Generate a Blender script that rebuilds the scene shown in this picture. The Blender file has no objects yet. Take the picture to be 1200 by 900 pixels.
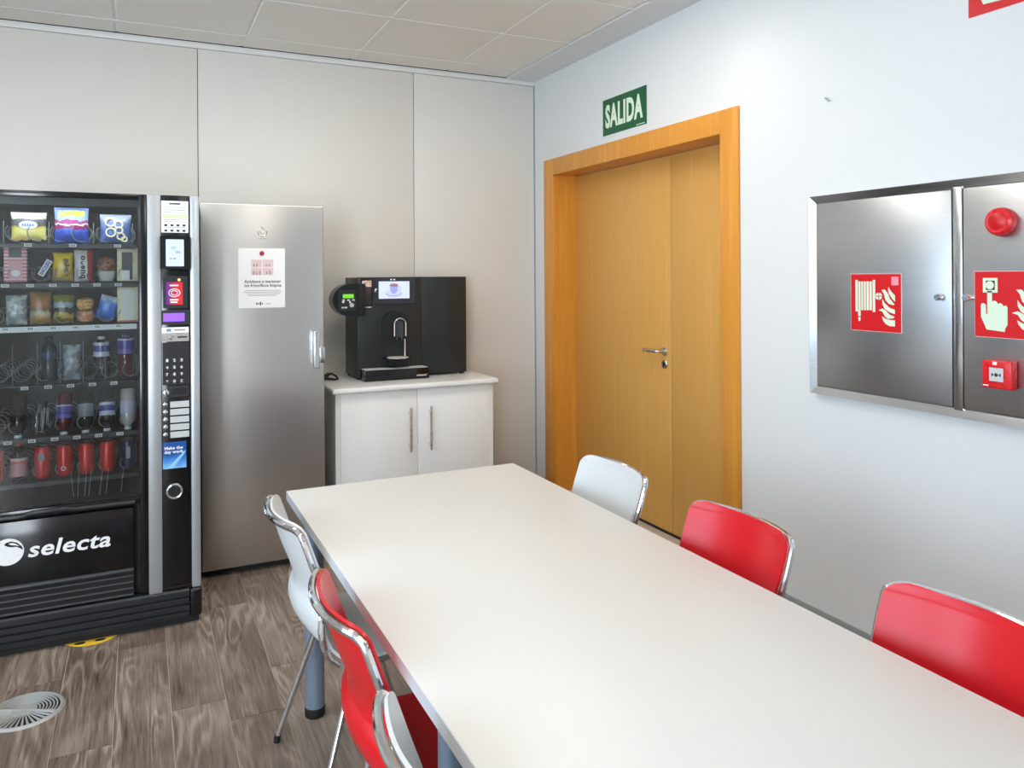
import bpy, bmesh, math, random
from mathutils import Vector, Matrix
R = random.Random(7)
scene = bpy.context.scene
COL = scene.collection
PI = math.pi

# ------------------------------------------------------------------ camera, world, light, exposure
cam_d = bpy.data.cameras.new('camera')
cam = bpy.data.objects.new('camera', cam_d)
COL.objects.link(cam)
scene.camera = cam
cam_d.sensor_width = 36.0
cam_d.lens = 36.0 * 905.0 / 1200.0
cam_d.shift_y = -(450.0 - 322.0) / 1200.0
cam_d.clip_start = 0.05
cam.matrix_world = (Matrix.Translation((-2.577, -4.956, 1.5)) @ Matrix.Rotation(-0.449, 4, 'Z')
                    @ Matrix.Rotation(PI / 2, 4, 'X') @ Matrix.Rotation(-0.006, 4, 'Z'))

world = bpy.data.worlds.new('sky')
scene.world = world
world.use_nodes = True
wn = world.node_tree
wn.nodes['Background'].inputs[0].default_value = (0.72, 0.86, 1.0, 1)
wn.nodes['Background'].inputs[1].default_value = 2.2

scene.view_settings.view_transform = 'Standard'
scene.view_settings.look = 'None'
scene.view_settings.gamma = 1.0
scene.view_settings.use_curve_mapping = False
scene.view_settings.exposure = 0.32

WALL_L, WALL_REAR, CEIL = -5.37, -7.6, 2.9
WINDOWS = [(-1.7, -3.3), (-3.6, -5.2), (-5.5, -7.1)]     # y spans of the windows in the left wall
for (ya, yb) in WINDOWS:                                   # daylight entering through each window
    ld = bpy.data.lights.new('window_daylight', 'AREA')
    ld.shape = 'RECTANGLE'; ld.size = abs(yb - ya) - .06; ld.size_y = 1.6
    ld.energy = 32; ld.color = (0.60, 0.81, 1.0)
    lo = bpy.data.objects.new('window_daylight', ld); COL.objects.link(lo)
    lo.matrix_world = Matrix.Translation((WALL_L - .10, (ya + yb) / 2, 1.75)) @ Matrix.Rotation(-PI / 2, 4, 'Y') @ Matrix.Rotation(PI / 2, 4, 'Z')

REAR = [(-5.3, -3.98)]        # x spans of the tall glazing in the rear wall
for (xa, xb) in REAR:
    ld = bpy.data.lights.new('window_daylight', 'AREA')
    ld.shape = 'RECTANGLE'; ld.size = xb - xa - .06; ld.size_y = 2.5
    ld.energy = 150; ld.color = (0.90, 0.95, 1.0)
    lo = bpy.data.objects.new('window_daylight', ld); COL.objects.link(lo)
    lo.matrix_world = Matrix.Translation(((xa + xb) / 2, WALL_REAR - .10, 1.38)) @ Matrix.Rotation(PI / 2, 4, 'X')

# ------------------------------------------------------------------ materials
MATS = {}
def srgb(r, g, b):
    f = lambda c: c / 12.92 if c <= .04045 else ((c + .055) / 1.055) ** 2.4
    return (f(r / 255), f(g / 255), f(b / 255), 1)
def mat(name, col, rough=.5, metal=0., emit=None, es=0., spec=None, coat=0., bump=None, alpha=None):
    if name in MATS: return MATS[name]
    m = bpy.data.materials.new(name); m.use_nodes = True
    b = m.node_tree.nodes['Principled BSDF']
    b.inputs['Base Color'].default_value = col
    b.inputs['Roughness'].default_value = rough
    b.inputs['Metallic'].default_value = metal
    if spec is not None: b.inputs['Specular IOR Level'].default_value = spec
    if coat: b.inputs['Coat Weight'].default_value = coat; b.inputs['Coat Roughness'].default_value = .08
    if emit: b.inputs['Emission Color'].default_value = emit; b.inputs['Emission Strength'].default_value = es
    nt = m.node_tree
    # a touch of procedural variation in every material
    tc = nt.nodes.new('ShaderNodeTexCoord')
    nz = nt.nodes.new('ShaderNodeTexNoise'); nz.inputs['Scale'].default_value = bump[0] if bump else 35
    nz.inputs['Detail'].default_value = 3
    nt.links.new(tc.outputs['Object'], nz.inputs['Vector'])
    mr = nt.nodes.new('ShaderNodeMapRange')
    mr.inputs['To Min'].default_value = max(.02, rough - .04); mr.inputs['To Max'].default_value = min(1, rough + .04)
    nt.links.new(nz.outputs['Fac'], mr.inputs['Value']); nt.links.new(mr.outputs['Result'], b.inputs['Roughness'])
    if bump:
        bp = nt.nodes.new('ShaderNodeBump'); bp.inputs['Strength'].default_value = bump[1]; bp.inputs['Distance'].default_value = .002
        nt.links.new(nz.outputs['Fac'], bp.inputs['Height']); nt.links.new(bp.outputs['Normal'], b.inputs['Normal'])
    MATS[name] = m
    return m
def nodes(m): return m.node_tree.nodes, m.node_tree.links, m.node_tree.nodes['Principled BSDF']
def brushed(name, col, rough, scale, streak=.25, metal=1., aniso=0., aniso_rot=0., rv=.07):
    m = mat(name, col, rough, metal); N, L, b = nodes(m)
    tc = N.new('ShaderNodeTexCoord'); mp = N.new('ShaderNodeMapping'); mp.inputs['Scale'].default_value = scale
    nz = N.new('ShaderNodeTexNoise'); nz.inputs['Scale'].default_value = 1; nz.inputs['Detail'].default_value = 2
    L.new(tc.outputs['Object'], mp.inputs['Vector']); L.new(mp.outputs['Vector'], nz.inputs['Vector'])
    mr = N.new('ShaderNodeMapRange'); mr.inputs['To Min'].default_value = rough - rv; mr.inputs['To Max'].default_value = rough + rv
    L.new(nz.outputs['Fac'], mr.inputs['Value']); L.new(mr.outputs['Result'], b.inputs['Roughness'])
    mx = N.new('ShaderNodeMix'); mx.data_type = 'RGBA'; L.new(nz.outputs['Fac'], mx.inputs['Factor'])
    mx.inputs['A'].default_value = tuple(c * (1 - streak) for c in col[:3]) + (1,)
    mx.inputs['B'].default_value = tuple(min(1, c * (1 + streak)) for c in col[:3]) + (1,)
    L.new(mx.outputs['Result'], b.inputs['Base Color'])
    if aniso:
        b.inputs['Anisotropic'].default_value = aniso; b.inputs['Anisotropic Rotation'].default_value = aniso_rot
    return m
def bands(name, stops, axis='Z', rough=.3, noise=0., nscale=6., const=True, spec=.5, rep=None):
    """colour bands along an axis of the object, edges roughened by noise: printed packaging"""
    if name in MATS: return MATS[name]
    m = mat(name, (1, 1, 1, 1), rough); N, L, b = nodes(m)
    b.inputs['Specular IOR Level'].default_value = spec
    tc = N.new('ShaderNodeTexCoord'); sp = N.new('ShaderNodeSeparateXYZ'); L.new(tc.outputs['Generated'], sp.inputs[0])
    out = sp.outputs[axis]
    if noise:
        nz = N.new('ShaderNodeTexNoise'); nz.inputs['Scale'].default_value = nscale; nz.inputs['Detail'].default_value = 2
        L.new(tc.outputs['Generated'], nz.inputs['Vector'])
        ma = N.new('ShaderNodeMath'); ma.operation = 'MULTIPLY_ADD'; L.new(nz.outputs['Fac'], ma.inputs[0])
        ma.inputs[1].default_value = noise; L.new(out, ma.inputs[2])
        mb = N.new('ShaderNodeMath'); mb.operation = 'SUBTRACT'; L.new(ma.outputs[0], mb.inputs[0]); mb.inputs[1].default_value = noise * .5
        out = mb.outputs[0]
    if rep:
        mu = N.new('ShaderNodeMath'); mu.operation = 'MULTIPLY'; mu.inputs[1].default_value = rep; L.new(out, mu.inputs[0])
        fr = N.new('ShaderNodeMath'); fr.operation = 'FRACT'; L.new(mu.outputs[0], fr.inputs[0]); out = fr.outputs[0]
    cr = N.new('ShaderNodeValToRGB'); cr.color_ramp.interpolation = 'CONSTANT' if const else 'LINEAR'
    e = cr.color_ramp.elements
    e[0].position, e[0].color = stops[0]; e[1].position, e[1].color = stops[1]
    for p, c in stops[2:]:
        q = e.new(p); q.color = c
    L.new(out, cr.inputs['Fac']); L.new(cr.outputs['Color'], b.inputs['Base Color'])
    return m
def blotch(name, c1, c2, scale, rough=.35, thr=(.45, .55), stretch=(1, 1, 1)):
    if name in MATS: return MATS[name]
    m = mat(name, c1, rough); N, L, b = nodes(m)
    tc = N.new('ShaderNodeTexCoord'); mp = N.new('ShaderNodeMapping'); mp.inputs['Scale'].default_value = stretch
    nz = N.new('ShaderNodeTexNoise'); nz.inputs['Scale'].default_value = scale
    L.new(tc.outputs['Object'], mp.inputs[0]); L.new(mp.outputs[0], nz.inputs['Vector'])
    mr = N.new('ShaderNodeMapRange'); mr.inputs['From Min'].default_value = thr[0]; mr.inputs['From Max'].default_value = thr[1]
    L.new(nz.outputs['Fac'], mr.inputs['Value'])
    mx = N.new('ShaderNodeMix'); mx.data_type = 'RGBA'; L.new(mr.outputs['Result'], mx.inputs['Factor'])
    mx.inputs['A'].default_value = c1; mx.inputs['B'].default_value = c2
    L.new(mx.outputs['Result'], b.inputs['Base Color'])
    return m
def glass_mat(name, tint, refl_ior=1.5, rough=.0):
    m = bpy.data.materials.new(name); m.use_nodes = True; nt = m.node_tree; nt.nodes.clear()
    o = nt.nodes.new('ShaderNodeOutputMaterial'); t = nt.nodes.new('ShaderNodeBsdfTransparent'); t.inputs[0].default_value = tint
    g = nt.nodes.new('ShaderNodeBsdfGlossy'); g.inputs['Roughness'].default_value = rough
    fr = nt.nodes.new('ShaderNodeFresnel'); fr.inputs[0].default_value = refl_ior
    mx = nt.nodes.new('ShaderNodeMixShader')
    nt.links.new(fr.outputs[0], mx.inputs[0]); nt.links.new(t.outputs[0], mx.inputs[1]); nt.links.new(g.outputs[0], mx.inputs[2])
    nt.links.new(mx.outputs[0], o.inputs[0]); MATS[name] = m
    return m
def wood(name, c1, c2, scale=(14, 14, 1.2), rough=.42, dist=3., rnd=False, c3=None):
    m = mat(name, c1, rough); N, L, b = nodes(m)
    tc = N.new('ShaderNodeTexCoord'); vec = tc.outputs['Object']
    if rnd:
        oi = N.new('ShaderNodeObjectInfo'); cm = N.new('ShaderNodeCombineXYZ')
        mu = N.new('ShaderNodeMath'); mu.operation = 'MULTIPLY'; mu.inputs[1].default_value = 37.; L.new(oi.outputs['Random'], mu.inputs[0])
        for i in range(3): L.new(mu.outputs[0], cm.inputs[i])
        ad = N.new('ShaderNodeVectorMath'); ad.operation = 'ADD'; L.new(vec, ad.inputs[0]); L.new(cm.outputs[0], ad.inputs[1]); vec = ad.outputs[0]
    mp = N.new('ShaderNodeMapping'); mp.inputs['Scale'].default_value = scale; L.new(vec, mp.inputs['Vector'])
    n1 = N.new('ShaderNodeTexNoise'); n1.inputs['Scale'].default_value = 1.; n1.inputs['Detail'].default_value = 4; n1.inputs['Distortion'].default_value = dist * .3
    L.new(mp.outputs[0], n1.inputs['Vector'])
    n2 = N.new('ShaderNodeTexNoise'); n2.inputs['Scale'].default_value = 6.; n2.inputs['Detail'].default_value = 5; n2.inputs['Roughness'].default_value = .7
    L.new(mp.outputs[0], n2.inputs['Vector'])
    # contour rings of the low noise: cathedral grain
    ri = N.new('ShaderNodeMath'); ri.operation = 'MULTIPLY'; ri.inputs[1].default_value = dist * 9; L.new(n1.outputs['Fac'], ri.inputs[0])
    si = N.new('ShaderNodeMath'); si.operation = 'SINE'; L.new(ri.outputs[0], si.inputs[0])
    m1 = N.new('ShaderNodeMapRange'); m1.inputs['From Min'].default_value = -1; m1.inputs['From Max'].default_value = 1; L.new(si.outputs[0], m1.inputs['Value'])
    ad2 = N.new('ShaderNodeMath'); ad2.operation = 'MULTIPLY_ADD'; L.new(n2.outputs['Fac'], ad2.inputs[0]); ad2.inputs[1].default_value = 1.1; 
    hm = N.new('ShaderNodeMath'); hm.operation = 'MULTIPLY'; hm.inputs[1].default_value = .45; L.new(m1.outputs['Result'], hm.inputs[0])
    L.new(hm.outputs[0], ad2.inputs[2])
    m2 = N.new('ShaderNodeMapRange'); m2.inputs['From Min'].default_value = .3; m2.inputs['From Max'].default_value = 1.3; L.new(ad2.outputs[0], m2.inputs['Value'])
    mx = N.new('ShaderNodeMix'); mx.data_type = 'RGBA'; L.new(m2.outputs['Result'], mx.inputs['Factor'])
    mx.inputs['A'].default_value = c1; mx.inputs['B'].default_value = c2
    col = mx.outputs['Result']
    if rnd:
        hs = N.new('ShaderNodeHueSaturation'); mv = N.new('ShaderNodeMapRange'); mv.inputs['To Min'].default_value = .78; mv.inputs['To Max'].default_value = 1.18
        L.new(oi.outputs['Random'], mv.inputs['Value']); L.new(mv.outputs['Result'], hs.inputs['Value']); L.new(col, hs.inputs['Color']); col = hs.outputs['Color']
        n3 = N.new('ShaderNodeTexNoise'); n3.inputs['Scale'].default_value = 5.; n3.inputs['Detail'].default_value = 2; L.new(vec, n3.inputs['Vector'])
        mv3 = N.new('ShaderNodeMapRange'); mv3.inputs['To Min'].default_value = .7; mv3.inputs['To Max'].default_value = 1.3; L.new(n3.outputs['Fac'], mv3.inputs['Value'])
        hs2 = N.new('ShaderNodeHueSaturation'); L.new(mv3.outputs['Result'], hs2.inputs['Value']); L.new(col, hs2.inputs['Color']); col = hs2.outputs['Color']
    L.new(col, b.inputs['Base Color'])
    bp = N.new('ShaderNodeBump'); bp.inputs['Strength'].default_value = .12; bp.inputs['Distance'].default_value = .001
    L.new(n2.outputs['Fac'], bp.inputs['Height']); L.new(bp.outputs['Normal'], b.inputs['Normal'])
    return m

M_wall = mat('white_paint', srgb(226, 226, 224), .6, bump=(260, .10))
M_panel = mat('greige_panel', srgb(226, 223, 215), .42, bump=(420, .06))
M_rearw = mat('rear_paint', srgb(232, 228, 220), .6)
M_dark = mat('dark_gap', srgb(52, 52, 52), .7)
M_tile = mat('ceiling_tile', srgb(238, 235, 228), .85, bump=(180, .25))
M_tbar = mat('ceiling_grid', srgb(236, 236, 232), .5)
M_shadowgap = mat('ceiling_void', srgb(120, 118, 112), .8)
def plank_mat():
    m = mat('vinyl_plank', (1, 1, 1, 1), .44); N, L, b = nodes(m)
    def nd(t, **k):
        n = N.new(t)
        for q, v in k.items(): n.inputs[q].default_value = v
        return n
    def mth(op, x, y=None, z=None):
        n = N.new('ShaderNodeMath'); n.operation = op
        for i, v in enumerate((x, y, z)):
            if v is None: continue
            if isinstance(v, (int, float)): n.inputs[i].default_value = v
            else: L.new(v, n.inputs[i])
        return n.outputs[0]
    tc = N.new('ShaderNodeTexCoord'); oi = N.new('ShaderNodeObjectInfo')
    sh = mth('MULTIPLY', oi.outputs['Random'], 41.); cm = N.new('ShaderNodeCombineXYZ')
    for i in range(3): L.new(sh, cm.inputs[i])
    ad = N.new('ShaderNodeVectorMath'); ad.operation = 'ADD'; L.new(tc.outputs['Object'], ad.inputs[0]); L.new(cm.outputs[0], ad.inputs[1])
    def noise(sc, **k):
        mp = nd('ShaderNodeMapping', Scale=sc); L.new(ad.outputs[0], mp.inputs['Vector'])
        n = nd('ShaderNodeTexNoise', Scale=1., **k); L.new(mp.outputs[0], n.inputs['Vector']); return n.outputs['Fac']
    fine = noise((190, 7, 1), Detail=3., Roughness=.6)
    mid = noise((55, 3, 1), Detail=3., Roughness=.6)
    low = noise((8, 1.5, 1), Detail=1.0, Distortion=.35)
    patch = noise((4, 3, 1), Detail=2.)
    rings = mth('SINE', mth('MULTIPLY', mth('ADD', low, mth('MULTIPLY', mid, .06)), 74.))
    rings = mth('POWER', mth('MULTIPLY_ADD', rings, .5, .5), 2.2)
    # rings show only in the figured middle of a plank
    amp = nd('ShaderNodeMapRange'); amp.inputs['From Min'].default_value = .46; amp.inputs['From Max'].default_value = .64
    L.new(noise((7, 1.4, 1), Detail=1.), amp.inputs['Value'])
    f = mth('ADD', mth('MULTIPLY', fine, .62), mth('MULTIPLY', mid, .50))
    f = mth('ADD', f, mth('MULTIPLY', mth('MULTIPLY', rings, amp.outputs['Result']), .31))
    f = mth('ADD', f, mth('MULTIPLY', mth('SUBTRACT', patch, .5), .6))
    f = mth('ADD', f, mth('MULTIPLY', mth('SUBTRACT', oi.outputs['Random'], .5), .16))
    cr = N.new('ShaderNodeValToRGB'); e = cr.color_ramp.elements
    e[0].position = .28; e[0].color = srgb(66, 53, 44); e[1].position = 1.0; e[1].color = srgb(170, 155, 139)
    q = e.new(.56); q.color = srgb(118, 101, 88)
    L.new(f, cr.inputs['Fac']); L.new(cr.outputs['Color'], b.inputs['Base Color'])
    bp = nd('ShaderNodeBump', Strength=.15, Distance=.001); L.new(fine, bp.inputs['Height']); L.new(bp.outputs['Normal'], b.inputs['Normal'])
    return m
M_plank = plank_mat()
M_seam = mat('floor_seam', srgb(196, 184, 166), .6)
M_grate = mat('cast_grate', srgb(168, 168, 164), .5, .25)
M_base = mat('grey_baseboard', srgb(150, 153, 154), .4)
M_frame = wood('beech_frame', srgb(214, 138, 44), srgb(232, 164, 72), scale=(26, 26, 1.4), rough=.36, dist=1.2)
M_door = wood('beech_door', srgb(210, 154, 74), srgb(226, 174, 96), scale=(30, 26, 1.1), rough=.4, dist=1.0)
M_steel = brushed('brushed_steel', (.56, .57, .58, 1), .34, (3, 3, 260), .10)
M_steel2 = brushed('polished_steel', (.66, .67, .68, 1), .22, (4, 4, 200), .08)
M_fridge = brushed('fridge_steel', (.60, .585, .565, 1), .31, (320, 3, 3), .03, rv=.012)
M_chrome = mat('chrome', (.80, .81, .82, 1), .10, 1.)
M_satin = mat('satin_nickel', (.60, .58, .55, 1), .28, 1.)
M_alu = mat('silver_paint', srgb(176, 180, 182), .38, .55)
M_alu2 = mat('silver_edge', srgb(190, 198, 204), .3, .6)
M_black = mat('gloss_black', srgb(14, 15, 17), .16)
M_black2 = mat('satin_black', srgb(24, 26, 28), .38)
M_black3 = mat('matt_black', srgb(20, 20, 20), .7)
M_coffee = mat('coffee_black', srgb(32, 37, 38), .36)
M_skirt = mat('skirt_black', srgb(38, 42, 45), .34)
M_inside = mat('machine_interior', srgb(66, 70, 74), .5)
M_white = mat('white_laminate', srgb(238, 238, 235), .30)
M_table = mat('white_tabletop', srgb(221, 218, 212), .38)
M_edge = mat('table_edge', srgb(236, 238, 240), .16, coat=.6)
M_legg = mat('grey_leg', srgb(128, 142, 158), .32, .35)
M_cabin = mat('cabinet_white', srgb(230, 231, 230), .35)
M_print = mat('white_print', srgb(238, 238, 238), .5)
M_paper = mat('paper', srgb(240, 240, 240), .7)
M_ink = mat('ink', srgb(38, 38, 40), .6)
M_inkg = mat('grey_ink', srgb(150, 150, 152), .6)
M_inkp = mat('pale_pink_ink', srgb(226, 200, 202), .6)
M_signred = mat('sign_red', srgb(214, 14, 24), .4)
M_lum = mat('luminous_print', srgb(222, 240, 214), .5)
M_signgreen = mat('sign_green', srgb(12, 92, 54), .4)
M_redpl = mat('red_plastic', srgb(206, 14, 26), .30)
M_alarmred = mat('alarm_red', srgb(224, 34, 40), .28)
M_whitepl = mat('white_plastic', srgb(208, 209, 208), .34)
M_rubber = mat('black_rubber', srgb(18, 18, 18), .6)
M_yel = mat('yellow_sticker', srgb(246, 200, 50), .4)
M_glass = glass_mat('vending_glass', (.90, .93, .94, 1), 1.62)
M_clear = glass_mat('clear_plastic', (.80, .86, .88, 1), 1.5, .05)
M_winglass = glass_mat('window_glass', (.97, .98, 1, 1), 1.3)

# ------------------------------------------------------------------ mesh helpers
ORIG = {}
class MB:
    def __init__(s): s.bm = bmesh.new()
    def box(s, x0, x1, y0, y1, z0, z1, bev=0., seg=2):
        bm = s.bm
        v = [bm.verts.new(p) for p in ((x0, y0, z0), (x1, y0, z0), (x1, y1, z0), (x0, y1, z0), (x0, y0, z1), (x1, y0, z1), (x1, y1, z1), (x0, y1, z1))]
        fs = [bm.faces.new([v[i] for i in f]) for f in ((0, 3, 2, 1), (4, 5, 6, 7), (0, 1, 5, 4), (1, 2, 6, 5), (2, 3, 7, 6), (3, 0, 4, 7))]
        if bev:
            es = {e for f in fs for e in f.edges}
            bmesh.ops.bevel(bm, geom=list(es), offset=bev, segments=seg, affect='EDGES', profile=.5)
        return s
    def ring(s, pts_list, close=False, cap=True):
        """loft rings of equal vertex counts"""
        bm = s.bm; rows = [[bm.verts.new(p) for p in r] for r in pts_list]; n = len(rows[0])
        rr = list(zip(rows, rows[1:]))
        if close: rr.append((rows[-1], rows[0]))
        for a, b in rr:
            for i in range(n):
                j = (i + 1) % n
                try: bm.faces.new((a[i], a[j], b[j], b[i]))
                except ValueError: pass
        if cap and not close:
            bm.faces.new(rows[0][::-1]); bm.faces.new(rows[-1])
        return s
    def tube(s, path, r, n=10, closed=False, cap=True):
        P = [Vector(p) for p in path]; m = len(P); rings = []
        rs = r if isinstance(r, (list, tuple)) else [r] * m
        up = None
        for i in range(m):
            if closed: t = P[(i + 1) % m] - P[i - 1]
            else: t = P[min(i + 1, m - 1)] - P[max(i - 1, 0)]
            t.normalize()
            if up is None:
                up = Vector((0, 0, 1)) if abs(t.z) < .9 else Vector((1, 0, 0))
            a = t.cross(up)
            if a.length < 1e-4: a = t.cross(Vector((0, 1, 0)))
            a.normalize(); b = a.cross(t); b.normalize(); up = b
            rings.append([P[i] + a * (math.cos(2 * PI * k / n) * rs[i]) + b * (math.sin(2 * PI * k / n) * rs[i]) for k in range(n)])
        return s.ring(rings, close=closed, cap=cap)
    def cyl(s, p0, p1, r, n=20, r1=None): return s.tube([p0, p1], [r, r if r1 is None else r1], n)
    def lathe(s, prof, c=(0, 0, 0), axis=(0, 0, 1), n=24, cap=True):
        """profile [(r, h)] about an axis through c"""
        q = Vector((0, 0, 1)).rotation_difference(Vector(axis).normalized()); c = Vector(c)
        return s.ring([[c + q @ Vector((r * math.cos(2 * PI * k / n), r * math.sin(2 * PI * k / n), h)) for k in range(n)] for r, h in prof], cap=cap)
    def prism(s, pts, plane, c0, c1):
        """polygon in a plane ('Y': (x,z), 'X': (y,z), 'Z': (x,y)) extruded from c0 to c1"""
        f = {'Y': lambda u, v, c: (u, c, v), 'X': lambda u, v, c: (c, u, v), 'Z': lambda u, v, c: (u, v, c)}[plane]
        return s.ring([[f(u, v, c0) for u, v in pts], [f(u, v, c1) for u, v in pts]])
    def xform(s, M):
        bmesh.ops.transform(s.bm, matrix=M, verts=s.bm.verts); return s
    def build(s, name, m, parent=None, label=None, smooth=35, keep=False):
        bm = s.bm
        bmesh.ops.recalc_face_normals(bm, faces=bm.faces)
        if parent is not None and not keep:
            o = ORIG.get(parent.name, Vector())
            bmesh.ops.translate(bm, verts=bm.verts, vec=-o)
        me = bpy.data.meshes.new(name); bm.to_mesh(me); bm.free()
        me.materials.append(m)
        me.shade_smooth(); me.set_sharp_from_angle(angle=math.radians(smooth))
        ob = bpy.data.objects.new(name, me); COL.objects.link(ob)
        if parent is not None:
            ob.parent = parent; ORIG[ob.name] = ORIG.get(parent.name, Vector())
        if label: ob['label'] = label
        return ob
def thing(name, label, cat, loc, group=None, kind=None):
    o = bpy.data.objects.new(name, None); COL.objects.link(o)
    o.location = loc; o.empty_display_size = .1
    ORIG[o.name] = Vector(loc)
    o['label'] = label
    if cat: o['category'] = cat
    if group: o['group'] = group
    if kind: o['kind'] = kind
    return o
def solo(ob, label, cat, group=None, kind=None):
    """a thing that is one mesh; move its origin to the base of its bounds"""
    vs = [v.co.copy() for v in ob.data.vertices]
    c = Vector(((min(v.x for v in vs) + max(v.x for v in vs)) / 2, (min(v.y for v in vs) + max(v.y for v in vs)) / 2, min(v.z for v in vs)))
    ob.data.transform(Matrix.Translation(-c)); ob.location = c; ORIG[ob.name] = c
    ob['label'] = label
    if cat: ob['category'] = cat
    if group: ob['group'] = group
    if kind: ob['kind'] = kind
    return ob
def box(name, m, parent, x0, x1, y0, y1, z0, z1, bev=0., label=None):
    return MB().box(x0, x1, y0, y1, z0, z1, bev).build(name, m, parent, label)
def structure(ob, label):
    ob['kind'] = 'structure'; ob['label'] = label; return ob
def ellipse(u, v, ru, rv, n=24, a0=0, a1=2 * PI):
    return [(u + ru * math.cos(a0 + (a1 - a0) * k / n), v + rv * math.sin(a0 + (a1 - a0) * k / n)) for k in range(n)]
def rrect(u0, u1, v0, v1, r, n=5):
    out = []
    for cu, cv, a in ((u1 - r, v1 - r, 0), (u0 + r, v1 - r, PI / 2), (u0 + r, v0 + r, PI), (u1 - r, v0 + r, 1.5 * PI)):
        out += [(cu + r * math.cos(a + PI / 2 * k / n), cv + r * math.sin(a + PI / 2 * k / n)) for k in range(n + 1)]
    return out
def lettering(name, string, m, parent, plane, c, u0, u1, v0, v1, bold=.0, rot=0., depth=.0006, keep=False, shear=0., fit=True, align=None):
    """text as a thin mesh on plane 'Y' (reads towards -y) or 'X' (reads towards -x, u = world y from left to right)"""
    cu = bpy.data.curves.new('lettering', 'FONT'); cu.body = string; cu.size = 1; cu.offset = bold; cu.shear = shear; cu.resolution_u = 3
    cu.extrude = .01; cu.space_line = .95; cu.space_character = 1 + bold * 2.2
    if align: cu.align_x = align
    to = bpy.data.objects.new('lettering', cu); COL.objects.link(to)
    dg = bpy.context.evaluated_depsgraph_get(); dg.update()
    me = bpy.data.meshes.new_from_object(to.evaluated_get(dg))
    bpy.data.objects.remove(to); bpy.data.curves.remove(cu)
    bm = bmesh.new(); bm.from_mesh(me); bpy.data.meshes.remove(me)
    if rot: bmesh.ops.rotate(bm, verts=bm.verts, cent=(0, 0, 0), matrix=Matrix.Rotation(rot, 3, 'Z'))
    xs = [v.co.x for v in bm.verts]; ys = [v.co.y for v in bm.verts]
    x0, x1, y0, y1 = min(xs), max(xs), min(ys), max(ys)
    for v in bm.verts:
        fu = (v.co.x - x0) / (x1 - x0); fv = (v.co.y - y0) / (y1 - y0); d = (v.co.z + .01) / .02
        u = u0 + (u1 - u0) * fu; w = v0 + (v1 - v0) * fv
        v.co = (u, c - d * depth, w) if plane == 'Y' else (c - d * depth, u, w)
    b = MB(); b.bm.free(); b.bm = bm
    return b.build(name, m, parent, keep=keep)
def children(o): return [c for c in bpy.data.objects if c.parent == o]
def copy_tree(o, parent=None, mats=None):
    c = o.copy(); COL.objects.link(c); c.parent = parent
    for ch in children(o): copy_tree(ch, c)
    return c

# ------------------------------------------------------------------ the room
# floor: a light seam bed with separate planks on it
floor = structure(box('floor', M_seam, None, WALL_L, .4, WALL_REAR, .02, -.06, -.002), 'grey-brown wood-look plank floor')
plank_mesh = {}
PW, PL, GAP = .1775, .97, .0022
ends = {0: -2.6, 1: -2.16, 2: -1.47, 3: -2.04, 4: -1.22, 5: -1.88}
def plank(xa, xb, ya, yb):
    key = (round(xb - xa, 3), round(yb - ya, 3))
    if key not in plank_mesh:
        w, l = (xb - xa - GAP) / 2, (yb - ya - GAP) / 2
        o = MB().box(-w, w, -l, l, -.004, 0, .0005, 1).build('plank', M_plank, floor, keep=True)
        plank_mesh[key] = o.data
    else:
        o = bpy.data.objects.new('plank', plank_mesh[key]); COL.objects.link(o); o.parent = floor
    o.location = ((xa + xb) / 2, (ya + yb) / 2, 0)
for i in range(-14, 17):
    xa, xb = -3.02 + PW * i, -3.02 + PW * (i + 1)
    xa, xb = max(xa, WALL_L), min(xb, -.001)
    if xb - xa < .02: continue
    e = ends.get(i, -R.uniform(0, PL)); e = e + math.ceil(-e / PL) * PL
    y = e
    while y > WALL_REAR:
        ya, yb = max(y - PL, WALL_REAR), min(y, 0)
        if yb - ya > .02: plank(xa, xb, ya, yb)
        y -= PL

# back wall with three wide panels
wb = structure(box('wall_back', M_dark, None, WALL_L, .25, 0.012, .12, 0, CEIL + .15), 'back wall clad in wide greige panels')
seams = [WALL_L, -4.95, -3.607, -2.261, -.916, -.006]
for xa, xb in zip(seams, seams[1:]):
    box('wall_panel', M_panel, wb, xa + .002, xb - .002, 0, .02, 0.004, CEIL - .042, .0015)
structure(box('trim_1', M_tbar, None, WALL_L, -.001, -.006, .014, CEIL - .040, CEIL - .004, .002), 'pale trim along the top of the panelled wall')
structure(box('trim_2', M_alu2, None, -.0056, -.0008, -.004, .011, 0, CEIL - .042), 'thin metal strip in the corner of the panelled wall')

# right wall with the door opening
DY0, DY1, DZ = -.20, -2.075, 2.25
w = MB()
w.box(0, .25, DY0, .012, 0, CEIL + .15); w.box(0, .25, WALL_REAR, DY1, 0, CEIL + .15); w.box(0, .25, DY1, DY0, DZ, CEIL + .15)
structure(w.build('wall_right', M_wall), 'white painted wall with the wooden double door')
b = MB().box(-.012, 0, WALL_REAR + .02, -2.13, 0, .08, .002)
structure(b.build('baseboard_right', M_base), 'grey baseboard along the white wall')

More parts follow.
